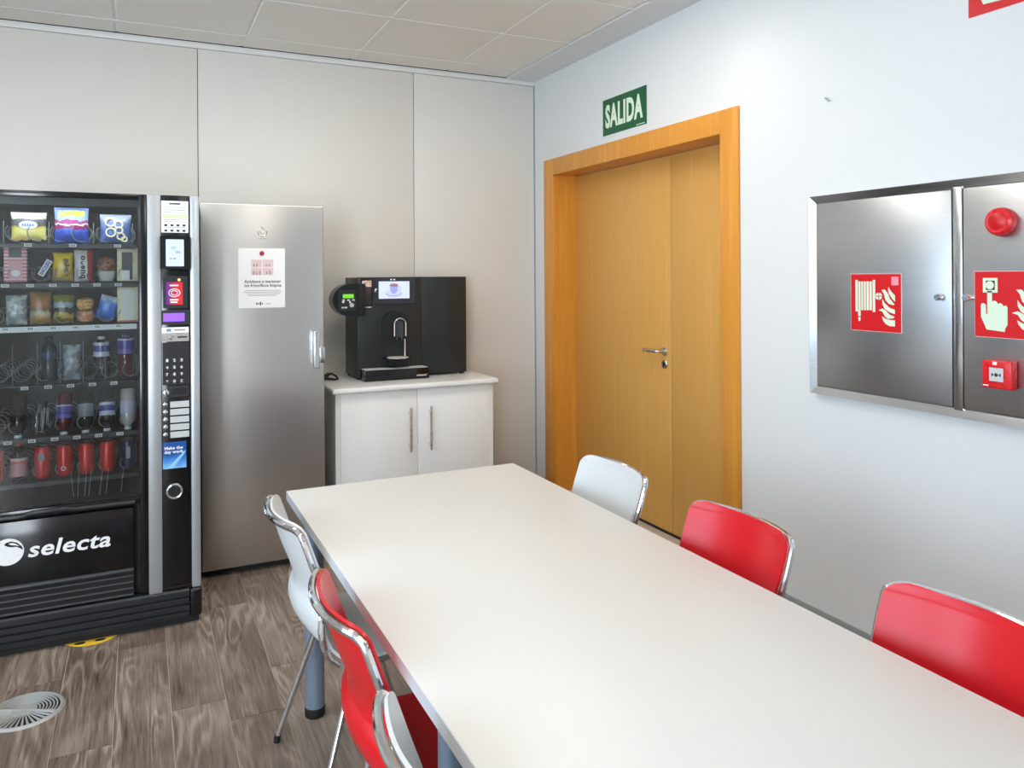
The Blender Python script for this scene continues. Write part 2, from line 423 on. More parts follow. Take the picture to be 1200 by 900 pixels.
# double door: frame, two leaves
door = thing('door_1', 'orange beech double door with wide wooden frame and lever handle', None, (0, -1.14, 0), kind='structure')
FY0, FY1, FZ, IY0, IY1, IZ = -.159, -2.117, 2.298, -.294, -1.990, 2.184
REC = .165
for (a0, a1) in ((FY0, IY0), (IY1, FY1)):
    j = MB(); j.box(-.014, 0, a1, a0, 0, FZ, .002); j.box(0, REC + .06, max(a1, DY1), min(a0, DY0), 0, DZ)
    j.build('door_jamb', M_frame, door)
h = MB(); h.box(-.0145, 0, IY1, IY0, IZ, FZ, .002); h.box(0, REC + .06, IY1, IY0, IZ, DZ)
h.build('door_head', M_frame, door)
SPLIT = -1.365
leafs = []
for (a0, a1) in ((IY0 - .003, SPLIT + .002), (SPLIT - .002, IY1 + .003)):
    leafs.append(MB().box(REC, REC + .045, a1, a0, .010, IZ - .004, .0015).build('door_leaf', M_door, door))
box('threshold', M_black3, door, REC - .01, REC + .10, IY1, IY0, 0, .008)
hy, hz, hx = SPLIT + .062, 1.052, REC
g = MB().lathe([(.0, 0), (.026, 0), (.026, .007), (.022, .010), (.012, .011), (.012, .03), (0, .03)], (hx, hy, hz), (-1, 0, 0), 20)
g.build('handle_rose', M_satin, leafs[0])
path = [(hx - .02, hy, hz), (hx - .048, hy, hz), (hx - .058, hy + .010, hz), (hx - .060, hy + .03, hz), (hx - .060, hy + .115, hz), (hx - .056, hy + .13, hz), (hx - .030, hy + .145, hz)]
MB().tube(path, .0095, 12).build('lever_handle', M_satin, leafs[0])
g = MB().lathe([(.0, 0), (.026, 0), (.026, .006), (.023, .009), (0, .009)], (hx, hy, hz - .075), (-1, 0, 0), 20)
g.build('lock_escutcheon', M_satin, leafs[0])
MB().prism(rrect(hy - .006, hy + .006, hz - .090, hz - .062, .005), 'X', hx - .0125, hx - .008).build('key_cylinder', M_black3, leafs[0])

# left and rear walls (behind and beside the camera) with windows that light the room
WZ0, WZ1 = .95, 2.55
w = MB(); ys = [.012]
for ya, yb in WINDOWS: ys += [ya, yb]
ys.append(WALL_REAR)
for k in range(0, len(ys), 2): w.box(WALL_L - .2, WALL_L, ys[k + 1], ys[k], 0, CEIL + .15)
for ya, yb in WINDOWS:
    w.box(WALL_L - .2, WALL_L, yb, ya, 0, WZ0); w.box(WALL_L - .2, WALL_L, yb, ya, WZ1, CEIL + .15)
structure(w.build('wall_left', M_wall), 'white wall with windows to the left of the room')
for n, (ya, yb) in enumerate(WINDOWS):
    wi = thing('window_%d' % (n + 1), 'window in the left wall', None, (WALL_L - .03, (ya + yb) / 2, WZ0), kind='structure')
    f = MB()
    f.box(WALL_L - .06, WALL_L - .01, ya - .05, ya, WZ0, WZ1); f.box(WALL_L - .06, WALL_L - .01, yb, yb + .05, WZ0, WZ1)
    f.box(WALL_L - .06, WALL_L - .01, yb, ya, WZ0, WZ0 + .05); f.box(WALL_L - .06, WALL_L - .01, yb, ya, WZ1 - .05, WZ1)
    f.box(WALL_L - .06, WALL_L - .01, (ya + yb) / 2 - .03, (ya + yb) / 2 + .03, WZ0, WZ1)
    f.build('window_frame', M_alu, wi)
    box('window_pane', M_winglass, wi, WALL_L - .04, WALL_L - .036, yb + .05, ya - .05, WZ0 + .05, WZ1 - .05)
w = MB(); RZ0, RZ1 = .10, 2.66
xs_ = [WALL_L - .2]
for xa, xb in REAR: xs_ += [xa, xb]
xs_.append(.25)
for k in range(0, len(xs_), 2): w.box(xs_[k], xs_[k + 1], WALL_REAR - .2, WALL_REAR, 0, CEIL + .15)
for xa, xb in REAR:
    w.box(xa, xb, WALL_REAR - .2, WALL_REAR, 0, RZ0); w.box(xa, xb, WALL_REAR - .2, WALL_REAR, RZ1, CEIL + .15)
structure(w.build('wall_rear', M_rearw), 'rear wall behind the camera with tall glazing')
for n, (xa, xb) in enumerate(REAR):
    wi = thing('window_%d' % (n + 4), 'tall window in the rear wall', None, ((xa + xb) / 2, WALL_REAR - .03, RZ0), kind='structure')
    f = MB()
    for a, b_, c, d in ((xa, xa + .05, RZ0, RZ1), (xb - .05, xb, RZ0, RZ1), ((xa + xb) / 2 - .03, (xa + xb) / 2 + .03, RZ0, RZ1), (xa, xb, RZ0, RZ0 + .05), (xa, xb, RZ1 - .05, RZ1), (xa, xb, .95, 1.0)):
        f.box(a, b_, WALL_REAR - .06, WALL_REAR - .01, c, d)
    f.build('window_frame', M_alu, wi)
    box('window_pane', M_winglass, wi, xa + .05, xb - .05, WALL_REAR - .04, WALL_REAR - .036, RZ0 + .05, RZ1 - .05)

# suspended ceiling: void, bars and tiles
ceil = structure(box('ceiling', M_shadowgap, None, WALL_L, 0, WALL_REAR, .012, CEIL + .03, CEIL + .12), 'suspended ceiling of pale square tiles')
xl = [-.225, -.685, -1.347, -2.013, -2.690, -3.36, -4.03, -4.70, WALL_L]
yl = [-.008, -.235, -.90, -1.565] + [-1.565 - .667 * k for k in range(1, 9)] + [WALL_REAR]
tile_mesh = {}
FILL_CELLS = {(1, 3), (2, 3), (3, 3), (5, 3), (2, 6), (5, 6)}            # grid cells out of view where an added fill light replaces a tile
for i in range(len(xl) - 1):
    for j in range(len(yl) - 1):
        if (i, j) in FILL_CELLS: continue
        wx, wy = xl[i] - xl[i + 1], yl[j] - yl[j + 1]
        if wy < .03: continue
        key = (round(wx, 3), round(wy, 3))
        if key not in tile_mesh:
            o = MB().box(-wx / 2 + .006, wx / 2 - .006, -wy / 2 + .006, wy / 2 - .006, 0, .02, .005, 1).build('ceiling_tile', M_tile, ceil, keep=True, smooth=10)
            tile_mesh[key] = o.data
        else:
            o = bpy.data.objects.new('ceiling_tile', tile_mesh[key]); COL.objects.link(o); o.parent = ceil
        o.location = ((xl[i] + xl[i + 1]) / 2, (yl[j] + yl[j + 1]) / 2, CEIL - .003)
for x in xl[1:-1]: box('ceiling_bar', M_tbar, ceil, x - .0065, x + .0065, WALL_REAR, -.008, CEIL + .002, CEIL + .028)
for y in yl[1:-1]: box('ceiling_bar', M_tbar, ceil, WALL_L, -.225, y - .0075, y + .0075, CEIL - .005, CEIL + .026)
structure(box('trim_3', M_wall, None, -.225, 0, WALL_REAR, -.006, CEIL - .012, CEIL + .03), 'plaster border strip between the ceiling tiles and the white wall')
M_fill = mat('fill_panel_diffuser', (1, 1, 1, 1), .5, emit=(1., .945, .87, 1), es=6.)  # glow of the panels added above the view to brighten the room
for (i, j) in sorted(FILL_CELLS):
    cx, cy = (xl[i] + xl[i + 1]) / 2, (yl[j] + yl[j + 1]) / 2; hx2, hy2 = (xl[i] - xl[i + 1]) / 2 - .008, (yl[j] - yl[j + 1]) / 2 - .008
    t = thing('fill_panel', 'square fill light panel added out of view in the tiled ceiling', 'light', (cx, cy, CEIL), 'added fill light panels')
    f = MB()
    for a in (-1, 1):
        f.box(cx + a * hx2 - .012, cx + a * hx2 + .012, cy - hy2, cy + hy2, CEIL - .004, CEIL + .028)
        f.box(cx - hx2, cx + hx2, cy + a * hy2 - .012, cy + a * hy2 + .012, CEIL - .004, CEIL + .028)
    f.build('fill_panel_frame', M_tbar, t)
    box('diffuser', M_fill, t, cx - hx2 + .012, cx + hx2 - .012, cy - hy2 + .012, cy + hy2 - .012, CEIL, CEIL + .01)
# recessed downlight that grazes the white wall beside the door
dl = thing('recessed_downlight', 'small round recessed downlight close to the white wall', 'light', (-.38, -2.2, CEIL - .02))
MB().lathe([(.040, .0), (.055, .0), (.055, .008), (.040, .008)], (-.38, -2.2, CEIL - .012), (0, 0, 1), 24, cap=False).build('downlight_ring', M_alu, dl)
sd = bpy.data.lights.new('downlight_lamp', 'SPOT'); sd.energy = 3.5; sd.color = (1, .95, .86); sd.spot_size = math.radians(105); sd.spot_blend = 1.; sd.shadow_soft_size = .05
so = bpy.data.objects.new('downlight_lamp', sd); COL.objects.link(so); so.location = (-.38, -2.2, CEIL - .03); so.rotation_euler = (0, math.radians(-14), 0)
#PART2

# ------------------------------------------------------------------ table
TX0, TX1, TY0, TY1, TZ = -2.115, -1.222, -4.62, -2.145, .74
table = thing('dining_table', 'long white rectangular table with round grey legs', 'table', ((TX0 + TX1) / 2, (TY0 + TY1) / 2, 0))
box('table_top', M_table, table, TX0 + .0015, TX1 - .0015, TY0 + .0015, TY1 - .0015, TZ - .028, TZ, .0015)
e = MB()
for (a, b_, c, d) in ((TX0, TX0 + .0016, TY0, TY1), (TX1 - .0016, TX1, TY0, TY1), (TX0, TX1, TY0, TY0 + .0016), (TX0, TX1, TY1 - .0016, TY1)):
    e.box(a, b_, c, d, TZ - .030, TZ - .0012)
e.build('edge_band', M_edge, table)
LEGY = (-2.278, -3.592, -4.48)
for lx in (-2.045, -1.292):
    for ly in LEGY:
        l = MB().cyl((lx, ly, .03), (lx, ly, TZ - .03), .033, 28).build('leg', M_legg, table)
        MB().lathe([(.033, .0), (.0345, .003), (.0345, .03), (.033, .032)], (lx, ly, 0), n=28).build('foot_cap', M_rubber, l)
for lx in (-2.045, -1.292): box('apron_rail', M_legg, table, lx - .012, lx + .012, LEGY[-1], LEGY[0], TZ - .075, TZ - .03)
for ly in LEGY: box('apron_rail', M_legg, table, -2.045, -1.292, ly - .012, ly + .012, TZ - .075, TZ - .031)

# ------------------------------------------------------------------ chairs
def catmull(rows, k=4):
    out = []
    n = len(rows)
    for i in range(n - 1):
        p0, p1, p2, p3 = rows[max(i - 1, 0)], rows[i], rows[i + 1], rows[min(i + 2, n - 1)]
        for s in range(k):
            t = s / k
            out.append(tuple(.5 * (2 * b + (c - a) * t + (2 * a - 5 * b + 4 * c - d) * t * t + (3 * b - a - 3 * c + d) * t ** 3) for a, b, c, d in zip(p0, p1, p2, p3)))
    out.append(rows[-1]); return out
def shell(rows, nu, th):
    bm = bmesh.new(); g = []
    for (x, z, hw, cx, cz) in rows:
        g.append([bm.verts.new((x + cx * u * u, u * hw, z + cz * u * u)) for u in [-1 + 2 * i / nu for i in range(nu + 1)]])
    for a, b_ in zip(g, g[1:]):
        for i in range(nu): bm.faces.new((a[i], a[i + 1], b_[i + 1], b_[i]))
    bm.normal_update()
    bmesh.ops.solidify(bm, geom=bm.faces[:], thickness=th)
    m = MB(); m.bm.free(); m.bm = bm
    return m
BACK = [(-.252, .822, .150, .026, 0), (-.2515, .818, .176, .038, 0), (-.249, .806, .190, .046, 0), (-.245, .79, .196, .049, 0), (-.222, .72, .197, .050, 0),
        (-.199, .66, .192, .048, 0), (-.187, .62, .187, .045, 0), (-.188, .595, .187, .044, 0)]
SEAT = [(-.188, .595, .187, .044, 0), (-.198, .575, .199, .044, 0), (-.199, .550, .207, .042, 0), (-.187, .515, .214, .036, 0), (-.156, .477, .220, .024, .003), (-.110, .450, .224, .010, .006),
        (-.05, .438, .226, 0, .008), (.05, .440, .226, 0, .006), (.14, .449, .224, -.004, .002), (.195, .450, .216, -.010, 0), (.222, .440, .206, -.014, 0), (.23, .425, .200, -.016, 0)]
def make_chair(plastic, label):
    t = thing('stacking_chair', label, 'chair', (0, 0, 0), 'stacking chairs around the table')
    rb = catmull(BACK, 4)
    shell(rb, 16, .007).build('backrest', plastic, t, keep=True)
    shell(catmull(SEAT, 4), 16, .008).build('seat', plastic, t, keep=True)
    # chrome tube hugging the back of the rim
    pth = []
    for (x, z, hw, cx, cz) in reversed(rb[10:]): pth.append((x + cx - .011, -hw - .003, z))
    tp = rb[0]
    arc = [(r[0] + r[3] - .011, -r[2] - .003 * (1 - i / 9), r[1] - .006 * (i / 8)) for i, r in enumerate(reversed(rb[1:10]))]
    pth += arc
    for i in range(0, 17):
        u = -1 + 2 * i / 16
        pth.append((tp[0] + tp[3] * u * u - .011, u * tp[2], tp[1] - .006))
    pth += [(x, -y, z) for x, y, z in reversed(arc)]
    for (x, z, hw, cx, cz) in rb[10:]: pth.append((x + cx - .011, hw + .003, z))
    lo = [(-.158, .203, .572), (-.163, .214, .54), (-.158, .222, .505), (-.142, .222, .468), (-.11, .214, .438), (-.07, .204, .424), (-.03, .196, .420)]
    pth = [(x, -y, z) for x, y, z in reversed(lo)] + pth + lo
    MB().tube(pth, .0085, 10).build('back_frame', M_chrome, t, keep=True)
    for s in (-1, 1):
        MB().tube([(-.07, s * .192, .416), (.0, s * .192, .418), (.15, s * .19, .430)], .008, 10).build('seat_rail', M_chrome, t, keep=True)
        for top, foot in (((-.068, s * .19, .415), (-.197, s * .262, .012)), ((.07, s * .19, .418), (.20, s * .245, .012))):
            l = MB().tube([top, foot], .0095, 12).build('leg', M_chrome, t, keep=True)
            d = (Vector(foot) - Vector(top)).normalized()
            MB().tube([Vector(foot) - d * .012, Vector(foot) + d * .0], .0105, 12).build('foot_cap', M_rubber, l, keep=True)
            MB().lathe([(.0105, 0), (.0105, .013)], (foot[0], foot[1], 0), n=12).build('foot_pad', M_rubber, l, keep=True)
    MB().tube([(-.03, -.19, .411), (-.03, .19, .411)], .007, 8).build('cross_bar', M_chrome, t, keep=True)
    return t
proto = {'w': make_chair(M_whitepl, 'x'), 'r': make_chair(M_redpl, 'x')}
used = {'w': False, 'r': False}
for k, x, y, rz, lab in (
        ('w', -1.985, -2.640, .02, 'white plastic chair with chrome frame at the far left corner of the table'),
        ('r', -1.987, -3.325, -.01, 'red plastic chair with chrome frame on the left side of the table'),
        ('w', -2.000, -3.900, .02, 'white plastic chair cut off by the bottom edge, nearest on the left side'),
        ('w', -1.283, -2.644, PI, 'white plastic chair on the wall side of the table in front of the door'),
        ('r', -1.293, -3.292, PI - .01, 'red plastic chair on the wall side, between the white chair and another red one'),
        ('r', -1.300, -3.970, PI, 'red plastic chair at the right edge, nearest on the wall side')):
    o = copy_tree(proto[k]) if used[k] else proto[k]
    used[k] = True
    o.location = (x, y, 0); o.rotation_euler = (0, 0, rz); o['label'] = lab

# ------------------------------------------------------------------ fridge
FX0, FX1, FYF, FZT = -2.311, -1.702, -.850, 1.868
fr = thing('refrigerator', 'tall grey stainless refrigerator between the vending machine and the coffee cabinet', 'refrigerator', ((FX0 + FX1) / 2, -.5, 0))
box('body', M_alu, fr, FX0 + .004, FX1 - .004, FYF + .065, -.12, .03, FZT - .004, .003)
fd = MB().box(FX0, FX1, FYF, FYF + .058, .036, FZT, .006, 3).build('door', M_fridge, fr)
box('door_gasket', M_rubber, fr, FX0 + .012, FX1 - .012, FYF + .057, FYF + .066, .05, FZT - .012)
box('plinth', M_black3, fr, FX0 + .01, FX1 - .01, FYF + .05, -.13, 0, .034)
hd = MB().box(FX1 - .058, FX1 - .030, FYF - .035, FYF - .001, 1.018, 1.212, .004).build('handle', M_steel2, fd)
box('handle_lever', M_steel2, fd, FX1 - .029, FX1 - .002, FYF - .028, FYF - .001, 1.045, 1.128, .003)
MB().prism(rrect(FX1 - .0545, FX1 - .0335, 1.022, 1.198, .004), 'Y', FYF - .0357, FYF - .034).build('handle_face', M_alu2, hd)
# small embossed emblem and script under it
cx, cz = -2.013, 1.724
em = MB().tube([(cx + .021 * math.cos(a), FYF - .001, cz + .021 * math.sin(a)) for a in [PI * .8 + 2 * PI * .8 * k / 24 for k in range(25)]], [.0012 + .0016 * math.sin(PI * k / 24) for k in range(25)], 6)
em.tube([(cx - .012, FYF - .001, cz + .004), (cx, FYF - .001, cz - .006), (cx + .010, FYF - .001, cz + .010), (cx + .002, FYF - .001, cz + .020), (cx - .004, FYF - .001, cz + .030)], .0022, 6)
em.build('emblem', M_steel2, fd)
box('emblem_script', M_inkg, fd, cx - .022, cx + .022, FYF - .0008, FYF, cz - .034, cz - .031)

pp = thing('paper_notice', 'white printed notice fixed with a red magnet on the refrigerator door', 'notice', (-2.015, FYF - .002, 1.34))
y = FYF - .0012
box('sheet', M_paper, pp, -2.130, -1.902, y - .0005, y, 1.339, 1.643)
lettering('headline', 'Ayúdanos a mantener\nlos frigoríficos limpios', M_ink, pp, 'Y', y - .0006, -2.102, -1.920, 1.441, 1.482, bold=.02)
for k, (a, b_) in enumerate(((-2.098, -1.924), (-2.104, -1.920), (-2.092, -1.926), (-2.084, -1.944))):
    box('text_line', M_inkg, pp, a, b_, y - .0011, y - .0005, 1.4265 - .0085 * k, 1.4290 - .0085 * k)
for a, z0, z1 in ((-2.045, 1.355, 1.366), (-2.036, 1.357, 1.364), (-2.027, 1.352, 1.370), (-2.018, 1.357, 1.364)): box('footer_mark', M_ink, pp, a, a + .006, y - .0011, y - .0005, z0, z1)
box('footer_rule', M_inkg, pp, -1.998, -1.972, y - .0011, y - .0005, 1.358, 1.361)
for i in range(2):
    for j in range(2):
        box('picture_panel', M_inkp, pp, -2.068 + .056 * i, -2.016 + .056 * i, y - .0011, y - .0005, 1.506 + .041 * j, 1.544 + .041 * j)
for (a, z0, z1) in ((-2.058, 1.55, 1.562), (-2.044, 1.549, 1.563), (-1.998, 1.552, 1.560), (-1.984, 1.550, 1.561), (-2.06, 1.508, 1.526), (-2.046, 1.508, 1.522), (-2.03, 1.508, 1.527), (-1.996, 1.511, 1.524), (-1.98, 1.509, 1.528)):
    box('picture_mark', M_inkg, pp, a, a + .007, y - .0014, y - .0009, z0, z1)
solo(MB().lathe([(.0, 0), (.011, 0), (.012, .003), (.010, .006), (.007, .007), (0, .007)], (-2.016, y - .0006, 1.617), (0, -1, 0), 20).build('magnet', mat('magnet_red', srgb(176, 14, 44), .35)),
     'small round dark red magnet holding the notice', 'magnet')

# ------------------------------------------------------------------ coffee cabinet and worktop
CF = -.600
cb = thing('base_cabinet', 'low white two-door cabinet with bar handles under the coffee machine', 'cabinet', (-1.1, -.3, 0))
bd = MB(); bd.box(-1.588, -1.560, CF, -.02, 0, .832); bd.box(-.645, -.615, CF, -.02, 0, .832)
bd.box(-1.56, -.645, CF + .02, -.02, .08, .10); bd.box(-1.56, -.645, -.04, -.02, .08, .832); bd.box(-1.56, -.645, CF + .02, -.04, .812, .832)
bd.box(-1.56, -.645, CF + .05, CF + .066, 0, .08)
bd.build('body', M_cabin, cb)
for s, (a, b_, hx_) in enumerate(((-1.559, -1.1075, -1.155), (-1.1045, -.646, -1.030))):
    dd = MB().box(a, b_, CF - .004, CF + .014, .085, .829, .0015).build('door', M_white, cb)
    hh = MB().cyl((hx_, CF - .034, .468), (hx_, CF - .034, .726), .0062, 14)
    for zz in (.50, .694): hh.cyl((hx_, CF - .034, zz), (hx_, CF - .003, zz), .0045, 10)
    hh.build('handle', M_satin, dd)
solo(MB().box(-1.612, -.590, -.640, -.004, .833, .866, .012, 4).build('worktop', M_white), 'white rounded-edge worktop on the low cabinet', 'worktop')

# ------------------------------------------------------------------ coffee machine
YF, Z0, Z1 = -.334, .878, 1.490
cm = thing('coffee_machine', 'black countertop coffee machine with a lit touch screen', 'coffee machine', (-1.04, -.19, .866))
box('body', M_coffee, cm, -1.391, -.985, YF + .004, -.03, Z0, Z1 - .002, .003)
for fx in (-1.37, -1.0, -.70):
    for fy in (-.30, -.06): MB().lathe([(.014, 0), (.016, .004), (.016, .014)], (fx, fy, .866), n=14).build('foot', M_rubber, cm)
box('side_module', M_coffee, cm, -.982, -.680, YF, -.03, Z0, Z1, .002)
box('front_panel', M_coffee, cm, -1.391, -.985, YF - .006, YF + .006, Z0 + .02, Z1, .002)
bz = MB().prism(rrect(-1.292, -1.030, 1.326, 1.484, .006), 'Y', YF - .018, YF - .002).build('screen_bezel', mat('bezel_grey', srgb(44, 48, 54), .3), cm)
M_scr = mat('screen_glow', srgb(40, 50, 90), .2, emit=srgb(206, 214, 246), es=1.0)
sc = box('screen', M_scr, bz, -1.263, -1.068, YF - .0196, YF - .018, 1.358, 1.464)
# picture on the screen: saucer, cup, coffee
def glow(n, c, s=1.): return mat(n, (0, 0, 0, 1), .3, emit=c, es=s)
MB().prism(ellipse(-1.168, 1.390, .052, .021), 'Y', YF - .0202, YF - .0196).build('saucer_picture', glow('glow_saucer', srgb(160, 170, 228)), bz)
MB().prism(ellipse(-1.168, 1.394, .046, .016), 'Y', YF - .0206, YF - .0202).build('saucer_picture', glow('glow_saucer2', srgb(196, 204, 244)), bz)
cup = [(-1.196, 1.440), (-1.190, 1.405), (-1.176, 1.388), (-1.160, 1.388), (-1.146, 1.405), (-1.140, 1.440)]
MB().prism(cup, 'Y', YF - .0210, YF - .0206).build('cup_picture', glow('glow_cup', srgb(150, 160, 226)), bz)
MB().tube([(-1.141, YF - .0209, 1.432), (-1.126, YF - .0209, 1.430), (-1.126, YF - .0209, 1.414), (-1.144, YF - .0209, 1.408)], .002, 6).build('cup_picture', MATS['glow_cup'], bz)
MB().prism(ellipse(-1.168, 1.441, .027, .010), 'Y', YF - .0214, YF - .0210).build('coffee_picture', glow('glow_coffee', srgb(150, 118, 120)), bz)
MB().prism([(-1.288, 1.418), (-1.272, 1.421), (-1.288, 1.396)], 'Y', YF - .0188, YF - .018).build('arrow_mark', M_print, bz)
for a in (-1.190, -1.170): box('indicator', glow('glow_white', srgb(240, 240, 240)), bz, a, a + .011, YF - .0188, YF - .018, 1.4715, 1.4785)
# payment column left of the screen
pc = MB().prism(rrect(-1.372, -1.300, 1.318, 1.482, .006), 'Y', YF - .012, YF - .002).build('token_column', M_black, cm)
MB().prism(rrect(-1.365, -1.306, 1.432, 1.470, .004), 'Y', YF - .013, YF - .0118).build('sticker', blotch('sticker_copper', srgb(214, 150, 128), srgb(246, 226, 214), 90), pc)
MB().prism([(-1.362, 1.432), (-1.309, 1.432), (-1.311, 1.352), (-1.306, 1.326), (-1.366, 1.326), (-1.360, 1.352)], 'Y', YF - .013, YF - .0118).build('bean_window', bands('bean_brown', [(0, srgb(40, 38, 38)), (.45, srgb(46, 36, 34)), (.9, srgb(78, 60, 54))], const=False, rough=.2), pc)
for a, b_ in ((-1.360, -1.335), (-1.331, -1.306)): box('print_mark', M_print, cm, a, b_, YF - .0067, YF - .006, 1.305, 1.310)
# arched hood with the outlet and the chrome arch
ar = lambda r, z1, z0, n=16: [(-1.168 + r, z0)] + [(-1.168 + r * math.cos(PI * k / n), z1 + r * math.sin(PI * k / n)) for k in range(n + 1)] + [(-1.168 - r, z0)]
hood = MB().prism(ar(.076, 1.206, 1.128), 'Y', YF - .050, YF - .004).build('outlet_hood', M_black, cm)
MB().tube([(-1.143 + .036 * u, YF - .062, z) for u, z in [(-1, 1.128), (-1, 1.20)] + [(-math.cos(PI * k / 14), 1.20 + .036 * math.sin(PI * k / 14)) for k in range(1, 14)] + [(1, 1.20), (1, 1.128)]], .0055, 10).build('chrome_arch', M_chrome, cm)
MB().prism([(a + .025, z) for a, z in ar(.024, 1.196, 1.122)], 'Y', YF - .060, YF - .048).build('outlet', mat('outlet_grey', srgb(52, 56, 62), .3), cm)
nz_ = MB().cyl((-1.158, YF - .052, 1.128), (-1.158, YF - .052, 1.106), .010, 14); nz_.cyl((-1.128, YF - .052, 1.128), (-1.128, YF - .052, 1.106), .010, 14)
nz_.build('nozzle', M_black, cm)
MB().cyl((-1.112, YF - .058, 1.000), (-1.112, YF - .058, 1.110), .0055, 10).build('steam_rod', M_chrome, cm)
cp = MB().lathe([(.0, 0), (.070, 0), (.086, .008), (.088, .014), (0, .014)], (-1.165, YF - .058, .984), n=28).build('cup_rest', M_black, cm)
MB().lathe([(.0, 0), (.066, 0), (.066, .003), (0, .003)], (-1.158, YF - .060, .998), n=28).build('rest_grid', M_white, cp)
box('rest_bracket', M_black, cm, -1.185, -1.145, YF - .01, YF + .0, .978, .996)
tr = MB().box(-1.378, -.972, YF - .108, YF - .002, .868, .934, .004).build('drip_tray', M_black, cm)
MB().prism([(-1.370, YF - .100), (-.980, YF - .100), (-.985, YF - .012), (-1.372, YF - .012)], 'Z', .9335, .9362).build('tray_plate', M_white, tr)
MB().prism(ellipse(-1.17, YF - .05, .085, .026), 'Z', .936, .9372).build('tray_grid', M_satin, tr)
lettering('tray_text', 'schaerer', M_print, tr, 'Y', YF - .1081, -1.052, -.986, .884, .894, bold=.03)
# card reader on the left flank
D = [(-1.392, 1.256), (-1.392, 1.452), (-1.440, 1.452)] + [(-1.440 - .109 * math.sin(PI * k / 16), 1.354 + .098 * math.cos(PI * k / 16)) for k in range(1, 16)] + [(-1.440, 1.256)]
fp = MB().prism(D, 'Y', YF - .040, YF + .07).build('payment_terminal', M_black, cm, 'rounded black payment terminal with a green display')
box('mount', M_black3, fp, -1.393, -1.352, YF - .044, YF - .0065, 1.256, 1.452, .002)
MB().prism(rrect(-1.515, -1.412, 1.290, 1.418, .012), 'Y', YF - .043, YF - .040).build('face_plate', M_coffee, fp)
box('display', mat('green_lcd', srgb(90, 160, 40), .3, emit=srgb(110, 200, 60), es=.8), fp, -1.489, -1.424, YF - .0445, YF - .043, 1.366, 1.390)
for k in range(3): box('key', M_print, fp, -1.493 + .030 * k, -1.478 + .030 * k, YF - .0445, YF - .043, 1.350, 1.359)
box('key', M_print, fp, -1.494, -1.480, YF - .0445, YF - .043, 1.338, 1.349); box('key', M_print, fp, -1.452, -1.441, YF - .0445, YF - .043, 1.336, 1.348)
MB().prism(ellipse(-1.436, 1.324, .013, .013, 16), 'Y', YF - .046, YF - .043).build('round_button', M_whitepl, fp)
for a, b_ in ((-1.497, -1.486), (-1.482, -1.463)): box('print_mark', M_print, fp, a, b_, YF - .0437, YF - .043, 1.306, 1.315)
# cable and plug between fridge and machine
solo(MB().tube([(-1.600, -.24, .884), (-1.575, -.25, .884), (-1.553, -.25, .900), (-1.53, -.245, .905), (-1.505, -.25, .890), (-1.495, -.26, .873), (-1.510, -.27, .871), (-1.545, -.265, .876), (-1.57, -.25, .882)], [.017, .017, .012, .006, .006, .006, .006, .009, .012], 8).build('power_cable', M_rubber),
     'short black power cable and plug lying on the worktop beside the refrigerator', 'cable')

# ------------------------------------------------------------------ fire cabinet on the white wall
XF = -.032
CY0, CY1, CZ0, CZ1 = -2.566, -3.905, .997, 1.820
fc = thing('fire_cabinet', 'wide stainless steel two-door fire cabinet mounted on the white wall', 'cabinet', (-.016, (CY0 + CY1) / 2, CZ0))
fw = .030
for pts in ([(CY0, CZ1), (CY1, CZ1), (CY1 + fw, CZ1 - fw), (CY0 - fw, CZ1 - fw)], [(CY0, CZ0), (CY1, CZ0), (CY1 + fw, CZ0 + fw), (CY0 - fw, CZ0 + fw)],
            [(CY0, CZ0), (CY0, CZ1), (CY0 - fw, CZ1 - fw), (CY0 - fw, CZ0 + fw)], [(CY1, CZ0), (CY1, CZ1), (CY1 + fw, CZ1 - fw), (CY1 + fw, CZ0 + fw)]):
    # bevelled profile: outer edge proud, inner edge lower
    p3 = [(-.034, *pts[0]), (-.034, *pts[1]), (-.024, *pts[2]), (-.024, *pts[3])]
    p4 = [(0, *pts[0]), (0, *pts[1]), (0, *pts[2]), (0, *pts[3])]
    MB().ring([p3, p4]).build('frame_bar', M_steel2, fc, smooth=10)
box('mullion', M_steel2, fc, -.030, 0, -3.236, -3.203, CZ0 + fw - .004, CZ1 - fw + .004, .0015)
fdoors = []
for (a, b_) in ((CY0 - fw - .003, -3.197), (-3.239, CY1 + fw + .003)):
    d = MB().box(-.029, -.004, b_, a, CZ0 + fw + .003, CZ1 - fw - .003, .003, 2).build('door', M_steel, fc); fdoors.append(d)
for d, ky in ((fdoors[0], -3.160), (fdoors[1], -3.262)):
    MB().lathe([(0, 0), (.007, 0), (.007, .012), (.0115, .014), (.0125, .024), (.010, .029), (0, .029)], (-.029, ky, 1.412), (-1, 0, 0), 20).build('knob', M_chrome, d)

